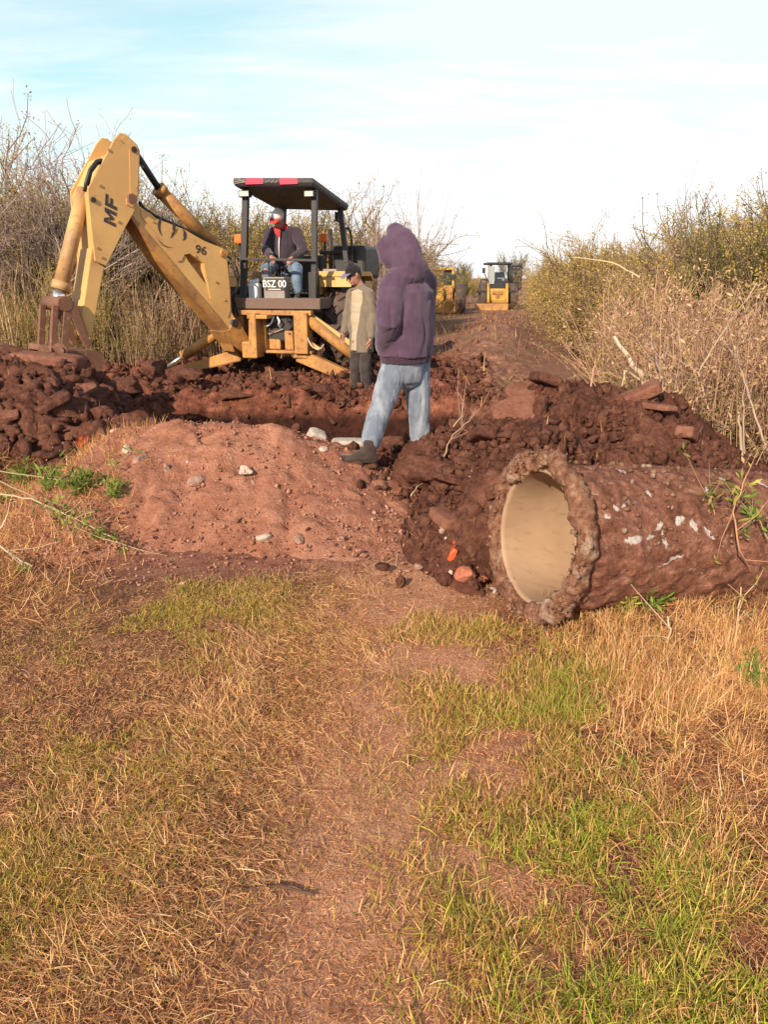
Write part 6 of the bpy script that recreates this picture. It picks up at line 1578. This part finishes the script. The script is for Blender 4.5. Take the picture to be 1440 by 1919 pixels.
# ---- hooded man, seen from behind, stepping to the left
Zg = .2
Jh = dict(head=(.086, 5.165, 1.695), neck=(.138, 5.135, 1.56), sh_l=(.06, 5.04, 1.465), sh_r=(.27, 5.26, 1.465), el_l=(.025, 4.93, 1.20), el_r=(.275, 5.38, 1.19), wr_l=(.0, 5.08, 1.04), wr_r=(.09, 5.40, 1.05),
          hip_l=(.085, 5.10, .93), hip_r=(.215, 5.21, .93), kn_l=(-.03, 5.02, .63), kn_r=(.245, 5.22, .60), an_l=(-.105, 4.87, tz(-.16, 4.87) + .115), an_r=(.262, 5.24, .30))
fh = (-.74, .50, -.66)
hm, K, Q, lat, mid, pel, off = person('man in a plum hooded sweatshirt and faded jeans, back turned, stepping onto the mound', (.08, 5.24, .17), Jh, fh,
    [((.0, 5.08, 1.04), (.35, .85, -.35), (-.3, .5, .4), 1, .7), ((.09, 5.40, 1.05), (-.9, -.1, -.3), (.2, -.8, .2), -1, .6)], .85)
face(hm, Q, .85)
lt = tuple(lat); back = Vector((lat.y, -lat.x, 0))
hc = K['head']; F_ = Vector(fh).normalized(); U_ = (K['head'] - K['neck']); U_ = (U_ - F_ * U_.dot(F_)).normalized()
def hood_post(V, Nn):
    rel = V - np.array(hc - F_ * .0); a = rel @ np.array(F_); u = rel @ np.array(U_); rt = rel @ np.array(F_.cross(U_))
    inside = a > .03
    depth = np.clip(1 - (np.sqrt(((u + .035) / .078) ** 2 + (rt / .05) ** 2)), 0, 1)
    V = V - np.array(F_) * (inside * np.clip(depth * 4, 0, 1) * np.maximum(a - .088, 0))[:, None]
    return V
P_ = [([pel + V3(0, 0, .06), pel.lerp(mid, .35), pel.lerp(mid, .62), pel.lerp(mid, .9), mid + V3(0, 0, .03)], [(.218, .165), (.220, .166), (.220, .160), (.20, .142), (.13, .10)], lt, 1),
      ([K['sh_l'] + V3(0, 0, .0), mid + V3(0, 0, .045), K['sh_r']], [.086, .105, .086], (0, 0, 1))]
P_ += sleeves(K, 'l', .090, .082, .056, .06) + sleeves(K, 'r', .090, .082, .056, .06)
nb = mid.lerp(K['neck'], .5)
hood_jt = (K['el_l'], K['wr_l'], K['el_r'], K['sh_l'] + V3(0, 0, -.08))
hd = union('hoodie', P_, .008, hood_m, hm, 3, folds(.012, 7.5, 2.0, 3, None, hood_jt, .12))
rib_m = cloth_mat('plum_ribbing', (.05, .026, .045), .15, None, 8)
union('waistband', [([pel + V3(0, 0, .015), pel + V3(0, 0, .09)], [(.200, .148), (.208, .156)], lt, 1)], .007, rib_m, hd, 1, folds(.005, 22, .5, 8))
for q in 'lr': union('cuff', [([K['wr_' + q].lerp(K['el_' + q], .10), K['wr_' + q]], [.047, .043])], .006, rib_m, hd, 1)
union('hood', [([nb - F_ * .02 + back * .02, K['neck'] - F_ * .03 + back * .012, hc - F_ * .035 - U_ * .06, hc - F_ * .035 + U_ * .03, hc - F_ * .045 + U_ * .10], [(.150, .112), (.117, .118), (.098, .112), (.093, .108), (.042, .054)], lt),
       ([nb + F_ * .03 - V3(0, 0, .02), hc + F_ * .045 - U_ * .12, hc + F_ * .070 - U_ * .03, hc + F_ * .055 + U_ * .045], [(.10, .075), (.090, .072), (.097, .078), (.086, .074)], lt),
       ([nb + V3(-.03, -.02, -.01), nb + back * .085 + V3(0, 0, -.01)], [(.13, .06), (.105, .045)], lt)], .007, hood_m, hd, 3, folds(.011, 9, 5, 31, hood_post, (K['neck'], nb + back * .08), .12))
union('trousers', trouser_parts(K, lat, pel, (.106, .080, .070), (.165, .13)), .007, jean_m, hm, 3, folds(.009, 9, 4, 5, None, (K['kn_l'], K['kn_r'], K['an_l'] + V3(0, 0, .07), K['an_r'] + V3(0, 0, .07), K['hip_l'] + V3(0, 0, -.1), pel + V3(0, 0, -.10)), .12))
for q, tv in (('l', V3(-.235, .02, -.066)), ('r', V3(-.16, .15, -.06))): shoe(hm, K['an_' + q], K['an_' + q] + tv, K['an_' + q].z - .1)

# ---- man in the cap at the machine's right stabilizer
def CP(px, py, Y=10.0): return tuple(P(px - 5, py + 1, Y))
Jc = dict(head=CP(667, 513, 9.95), neck=CP(681, 535, 10.02), sh_r=CP(665, 549, 10.14), sh_l=CP(697, 548, 9.86), el_r=CP(656, 590, 10.12), el_l=CP(704, 592, 9.84), wr_r=CP(650, 622, 10.05), wr_l=CP(700, 634, 9.76),
          hip_r=CP(674, 639, 10.06), hip_l=CP(691, 640, 9.92), kn_r=CP(671, 686, 10.05), kn_l=CP(689, 684, 9.9), an_r=CP(670, 727, 10.08), an_l=CP(692, 731, 9.92))
fc = (-.80, -.42, -.42)
cm_, K, Q, lat, mid, pel, off = person('man in a black cap and open khaki jacket standing beside the digger', CP(680, 738, 10.0), Jc, fc,
    [(CP(650, 622, 10.05), (-.25, -.1, -.95), (.4, -.5, 0), 1, .35), (CP(700, 634, 9.76), (-.1, .0, -.98), (-.6, .3, 0), -1, .4)])
face(cm_, Q); lt = tuple(lat); front = Vector((-.80, -.6, 0)).normalized()
union('shirt', [([pel + V3(0, 0, -.11), pel.lerp(mid, .5), mid + V3(0, 0, .02), K['neck'] - V3(0, 0, .03)], [(.165, .125), (.165, .125), (.14, .10), (.07, .065)], lt, 1)], .010, tee_m, cm_, 3, folds(.008, 6, 8, 11))
def open_front(V, Nn):
    ax = np.array(pel)[None] + (V[:, 2:3] - pel.z) * (np.array(mid - pel) / (mid.z - pel.z))[None]; rel = V - ax
    a = rel @ np.array(front); l_ = rel @ np.array(lat)
    g = np.clip(1 - np.abs(l_ + .018 * np.sin(V[:, 2] * 8)) / (.105 + .04 * np.sin(V[:, 2] * 5 + 1)), 0, 1) * (a > .05) * (V[:, 2] < mid.z + .04)
    return V - np.array(front)[None] * (np.minimum(g * 2.5, 1) * .085)[:, None]
P_ = [([pel + V3(0, 0, -.13), pel.lerp(mid, .3), pel.lerp(mid, .7), mid, mid + V3(0, 0, .06)], [(.188, .142), (.182, .138), (.185, .14), (.155, .11), (.09, .08)], lt, 1), ([K['sh_l'], mid + V3(0, 0, .03), K['sh_r']], [.07, .08, .07], (0, 0, 1)), ([mid + V3(0, 0, .04), K['neck'] - V3(0, 0, .02)], [(.095, .085), (.075, .072)], lt)]
P_ += sleeves(K, 'l', .072, .062, .05, .12) + sleeves(K, 'r', .072, .062, .05, .05)
union('jacket', P_, .010, khaki_m, cm_, 3, folds(.011, 7, 3, 13, open_front, (K['el_l'], K['el_r'])))
union('trousers', trouser_parts(K, lat, pel, (.092, .078, .068), (.155, .12)), .010, darkpant_m, cm_, 3, folds(.010, 6, 3, 15, None, (K['kn_l'], K['kn_r'], K['an_l'], K['an_r'])))
shoe(cm_, K['an_l'], K['an_l'] + V3(-.19, -.09, -.07), 0); shoe(cm_, K['an_r'], K['an_r'] + V3(-.19, -.07, -.07), 0)
def cap(parent, Q, main, brim_mat, s=1.0, tip=.02, front_mat=None):
    lat_ = tuple((Q(0, 1, 0) - Q(0, 0, 0)))
    c = union('cap', [([Q(-.012, 0, .028), Q(-.012, 0, .06), Q(-.014, 0, .10), Q(-.016, 0, .125)], [(.088 * s, .108 * s), (.087 * s, .106 * s), (.072 * s, .09 * s), (.035 * s, .045 * s)], lat_)], .007, main, parent, 2)
    union('brim', [([Q(.06, 0, .045), Q(.11, 0, .038), Q(.165, 0, .022)], [(.082 * s, .007), (.078 * s, .007), (.058 * s, .006)], lat_)], .0045, brim_mat, c, 1)
    if front_mat: union('front_panel', [([Q(.05, -.05, .05), Q(.088, 0, .052), Q(.05, .05, .05)], [(.03, .012), (.034, .012), (.03, .012)], tuple(Q(0, 0, 1) - Q(0, 0, 0))), ([Q(.045, -.04, .085), Q(.07, 0, .092), Q(.045, .04, .085)], [(.025, .012), (.03, .012), (.025, .012)], tuple(Q(0, 0, 1) - Q(0, 0, 0)))], .006, front_mat, c, 1)
    return c
cap(cm_, Q, capk_m, capb_m)
union('hair', [([Q(-.075, -.05, -.02), Q(-.095, 0, -.03), Q(-.075, .05, -.02)], [(.035, .02), (.04, .02), (.035, .02)], (0, 0, 1))], .007, hair_m, cm_, 1)

# ---- operator sitting sideways on, facing the rear of the machine
def OP(px, py, f): return tuple(BW @ L(px, py, f))
Jo = dict(head=OP(521, 409, .62), neck=OP(527, 428, .74), sh_l=OP(556, 436, .78), sh_r=OP(506, 437, .76), el_l=OP(569, 470, .62), el_r=OP(498, 468, .60), wr_l=OP(548, 482, .40), wr_r=OP(508, 480, .34),
          hip_l=OP(548, 500, .82), hip_r=OP(516, 500, .82), kn_l=OP(556, 502, .36), kn_r=OP(499, 504, .34), an_l=OP(558, 551, .38), an_r=OP(508, 552, .5))
fo = tuple(-AF * .78 + Vector((-.18, 0, -.58)))
om, K, Q, lat, mid, pel, off = person('digger operator in dark jacket, red scarf and white cap sitting at the levers', OP(532, 552, .7), Jo, fo,
    [(OP(548, 482, .40), (-.5, -.75, -.35), (0, -.1, -1), -1, .9), (OP(508, 480, .34), (.35, -.8, -.35), (0, -.1, -1), 1, .9)])
face(om, Q); lt = tuple(lat)
P_ = [([pel + V3(0, 0, .0), pel.lerp(mid, .3), pel.lerp(mid, .7), mid], [(.20, .16), (.205, .17), (.215, .16), (.17, .12)], lt), ([K['sh_l'], mid + V3(0, 0, .03), K['sh_r']], [.085, .09, .085], (0, 0, 1))]
P_ += sleeves(K, 'l', .088, .075, .055, .06) + sleeves(K, 'r', .088, .075, .055, .06)
union('jacket', P_, .010, navy_m, om, 3, folds(.012, 7, 4, 23, None, (K['el_l'], K['el_r'])))
fr = -AF
union('scarf', [([mid + V3(0, 0, .05), K['neck'] + V3(0, 0, -.01)], [(.105, .10), (.082, .082)], lt), ([K['neck'] + fr * .07 + lat * .05, K['neck'] + fr * .13 + V3(0, 0, -.06), mid + fr * .155 + V3(0, 0, -.06)], [(.035, .03), (.05, .03), (.02, .02)], lt), ([K['neck'] - lat * .09 + fr * .03, K['neck'] - fr * .07, K['neck'] + lat * .09 + fr * .03], [.036, .05, .036], (0, 0, 1))], .008, redc_m, om, 2)
m = MB(); m.tube([mid + fr * .165 + V3(0, 0, -.07), mid.lerp(pel, .4) + fr * .178, mid.lerp(pel, .8) + fr * .175], .009, 6); m.build('zip', white_m, om)
union('trousers', trouser_parts(K, lat, pel, (.105, .088, .075), (.17, .14)), .010, jean2_m, om, 3, folds(.009, 6, 6, 25, None, (K['kn_l'], K['kn_r'])))
shoe(om, K['an_l'], K['an_l'] + V3(-.03, -.2, -.07), 0); shoe(om, K['an_r'], K['an_r'] + V3(-.05, -.2, -.07), 0)
cap(om, Q, white_c, redc_m, 1.0, .02, None)
# ================================================================ machines far down the track
fy_m = paint_mat('loader_yellow', (.58, .33, .05), (.15, .06, .03), .35, .5, (.25, .11, .05), .4)
fglass_m = plain_mat('cab_glass', (.30, .34, .36), .12, 0, .1, 5, 0)
LY = 38.0
def FPt(px, py, dy=0.0):
    q = P(px, py, LY + dy); return q
lo = empty('wheel_loader', (P(930, 575, LY).x, LY, Hs(P(930, 575, LY).x, LY)), 0, 'small yellow wheel loader with open cab door and lowered blade, far down the track', 'wheel loader')
LI = Matrix.Translation(-lo.location)
def fbox(mb, x0, y0, x1, y1, d0, d1, bev=.02):
    a, b_ = FPt(x0, y0, d0), FPt(x1, y1, d0)
    mb.box(((a.x + b_.x) / 2, LY + (d0 + d1) / 2, (a.z + b_.z) / 2), (abs(b_.x - a.x), abs(d1 - d0), abs(a.z - b_.z)), LI, bev=bev)
def fbar(mb, p, q, r): mb.tube([p, q], r, 6, LI)
m = MB(); fbox(m, 891, 569, 953, 586, -1.0, -.9); a = FPt(891, 586, -.95); b_ = FPt(953, 586, -.95)
m.quadstrip([FPt(891, 569, -1.02), FPt(953, 569, -1.02)], [FPt(892, 586, -1.25), FPt(952, 586, -1.25)], LI); m.quadstrip([FPt(892, 586, -1.25), FPt(952, 586, -1.25)], [FPt(891, 586, -1.0), FPt(953, 586, -1.0)], LI)
m.build('blade', rust_m, lo)
m = MB(); fbox(m, 914, 541, 953, 568, -.5, .6, .05); fbox(m, 919, 560, 948, 564, -.54, -.46); m.build('front_hull', fy_m, lo)
m = MB(); fbox(m, 924, 545, 943, 552, -.55, -.48); fbox(m, 930, 552, 936, 560, -.56, -.48, .005); m.build('grille', rust_m, lo)
for x in (916, 951):
    m = MB(); fbar(m, FPt(x, 532, -.4), FPt(x, 568, -.9), .07); m.build('lift_arm', fy_m, lo)
for x0, x1 in ((899, 913), (953, 968)):
    m = MB(); c0 = FPt((x0 + x1) / 2, 562, .1); rr_ = .62; m.cyl((c0.x - .19, c0.y, lo.location.z + rr_), (c0.x + .19, c0.y, lo.location.z + rr_), rr_, 28, LI); m.cyl((c0.x - .2, c0.y, lo.location.z + rr_), (c0.x + .2, c0.y, lo.location.z + rr_), .25, 16, LI); m.build('front_wheel', tyre_m, lo)
    m = MB(); fbox(m, x0, 544, x1, 549, -.5, .7); m.build('fender', blk_m, lo)
    m = MB(); c0 = FPt((x0 + x1) / 2, 560, 2.6); m.cyl((c0.x - .19, c0.y, lo.location.z + rr_), (c0.x + .19, c0.y, lo.location.z + rr_), rr_, 28, LI); m.build('rear_wheel', tyre_m, lo)
m = MB(); fbox(m, 914, 530, 955, 545, .7, 3.2, .05); m.build('rear_hull', blk_m, lo)
m = MB(); fbox(m, 914, 491.5, 961, 496, .6, 2.2, .03); m.build('cab_roof', blk_m, lo)
for (x, d) in ((917, .7), (957, .7), (921, 2.1), (954, 2.1)):
    m = MB(); fbar(m, FPt(x, 495, d), FPt(x, 540, d), .06); m.build('cab_pillar', blk_m if x > 940 else grey_m, lo)
m = MB(); fbox(m, 917, 499, 927, 532, .65, .68, .004); m.build('window', fglass_m, lo)
m = MB(); fbox(m, 926, 510, 946, 532, 1.7, 1.85, .06); fbox(m, 926, 528, 946, 534, 1.2, 1.8, .04); m.build('seat', plain_mat('grey_vinyl', (.22, .23, .26), .6), lo)
m = MB(); fbox(m, 927, 526, 955, 534, .8, 1.1, .03); m.build('dashboard', blk_m, lo)
m = MB()
for (a, b_) in (((961, 498), (978, 499)), ((978, 499), (977, 540)), ((977, 540), (968, 545)), ((961, 498), (960, 542)), ((960, 528), (977, 530))): fbar(m, FPt(*a, .4), FPt(*b_, .4), .045)
fbox(m, 961, 530, 976, 541, .38, .42, .005); door = m.build('door', blk_m, lo)
m = MB(); fbox(m, 965, 503, 970, 514, .3, .36, .01); m.build('mirror', blk_m, lo)
m = MB(); fbox(m, 905, 502, 910, 512, .3, .36, .01); fbar(m, FPt(908, 512, .33), FPt(916, 528, .6), .02); m.build('mirror', blk_m, lo)
m = MB(); 
for (a, b_) in (((902, 524), (912, 524)), ((902, 524), (901, 545)), ((912, 524), (912, 545)), ((902, 534), (912, 534))): fbar(m, FPt(*a, .2), FPt(*b_, .2), .035)
m.build('handrail', blk_m, lo)
# grader further left, half hidden by the hooded man
LY = 33.0
gq = P(838, 590, LY)
gr = empty('motor_grader', (gq.x, LY, Hs(gq.x, LY)), 0, 'yellow road grader half hidden behind the hooded man, dark cab and big tyre showing', 'road grader')
LI = Matrix.Translation(-gr.location)
m = MB(); fbox(m, 806, 505, 847, 533, .6, 2.2, .05); m.build('cab', plain_mat('dark_glass', (.03, .04, .045), .2), gr)
m = MB(); fbox(m, 804, 502, 851, 506, .4, 2.4, .04); m.build('cab_roof', fy_m, gr)
m = MB(); fbar(m, FPt(849.5, 505, .5), FPt(850, 560, .5), .05); fbar(m, FPt(807, 505, .5), FPt(807, 540, .5), .05); m.build('cab_pillar', fy_m, gr)
m = MB(); fbox(m, 800, 537, 832, 575, -.6, 2.6, .06); m.build('hull', fy_m, gr)
m = MB(); fbox(m, 832, 535, 849, 578, -.3, 2.0, .05); m.build('axle_housing', rust_m, gr)
m = MB(); fbox(m, 846, 514, 856, 522, .3, .36, .01); fbar(m, FPt(850, 520, .4), FPt(857, 518, .34), .02); m.build('mirror', blk_m, gr)
for px in (862, 792):
    c0 = P(px, 566, LY - .2); rr_ = .62
    m = MB(); m.cyl((c0.x - .2, c0.y, gr.location.z + rr_), (c0.x + .2, c0.y, gr.location.z + rr_), rr_, 28, LI); w_ = m.build('front_wheel', tyre_m, gr)
    m = MB(); m.cyl((c0.x - .215, c0.y, gr.location.z + rr_), (c0.x + .215, c0.y, gr.location.z + rr_), .28, 18, LI); m.build('rim', fy_m, w_)
m = MB(); q0 = P(800, 578, LY - .5); q1 = P(860, 582, LY - .9); m.box(((q0.x + q1.x) / 2, LY - .6, gr.location.z + .3), (q1.x - q0.x, .08, .45), LI, bev=.01, rot=Matrix.Rotation(.2, 3, 'Z')); m.build('blade', rust_m, gr)
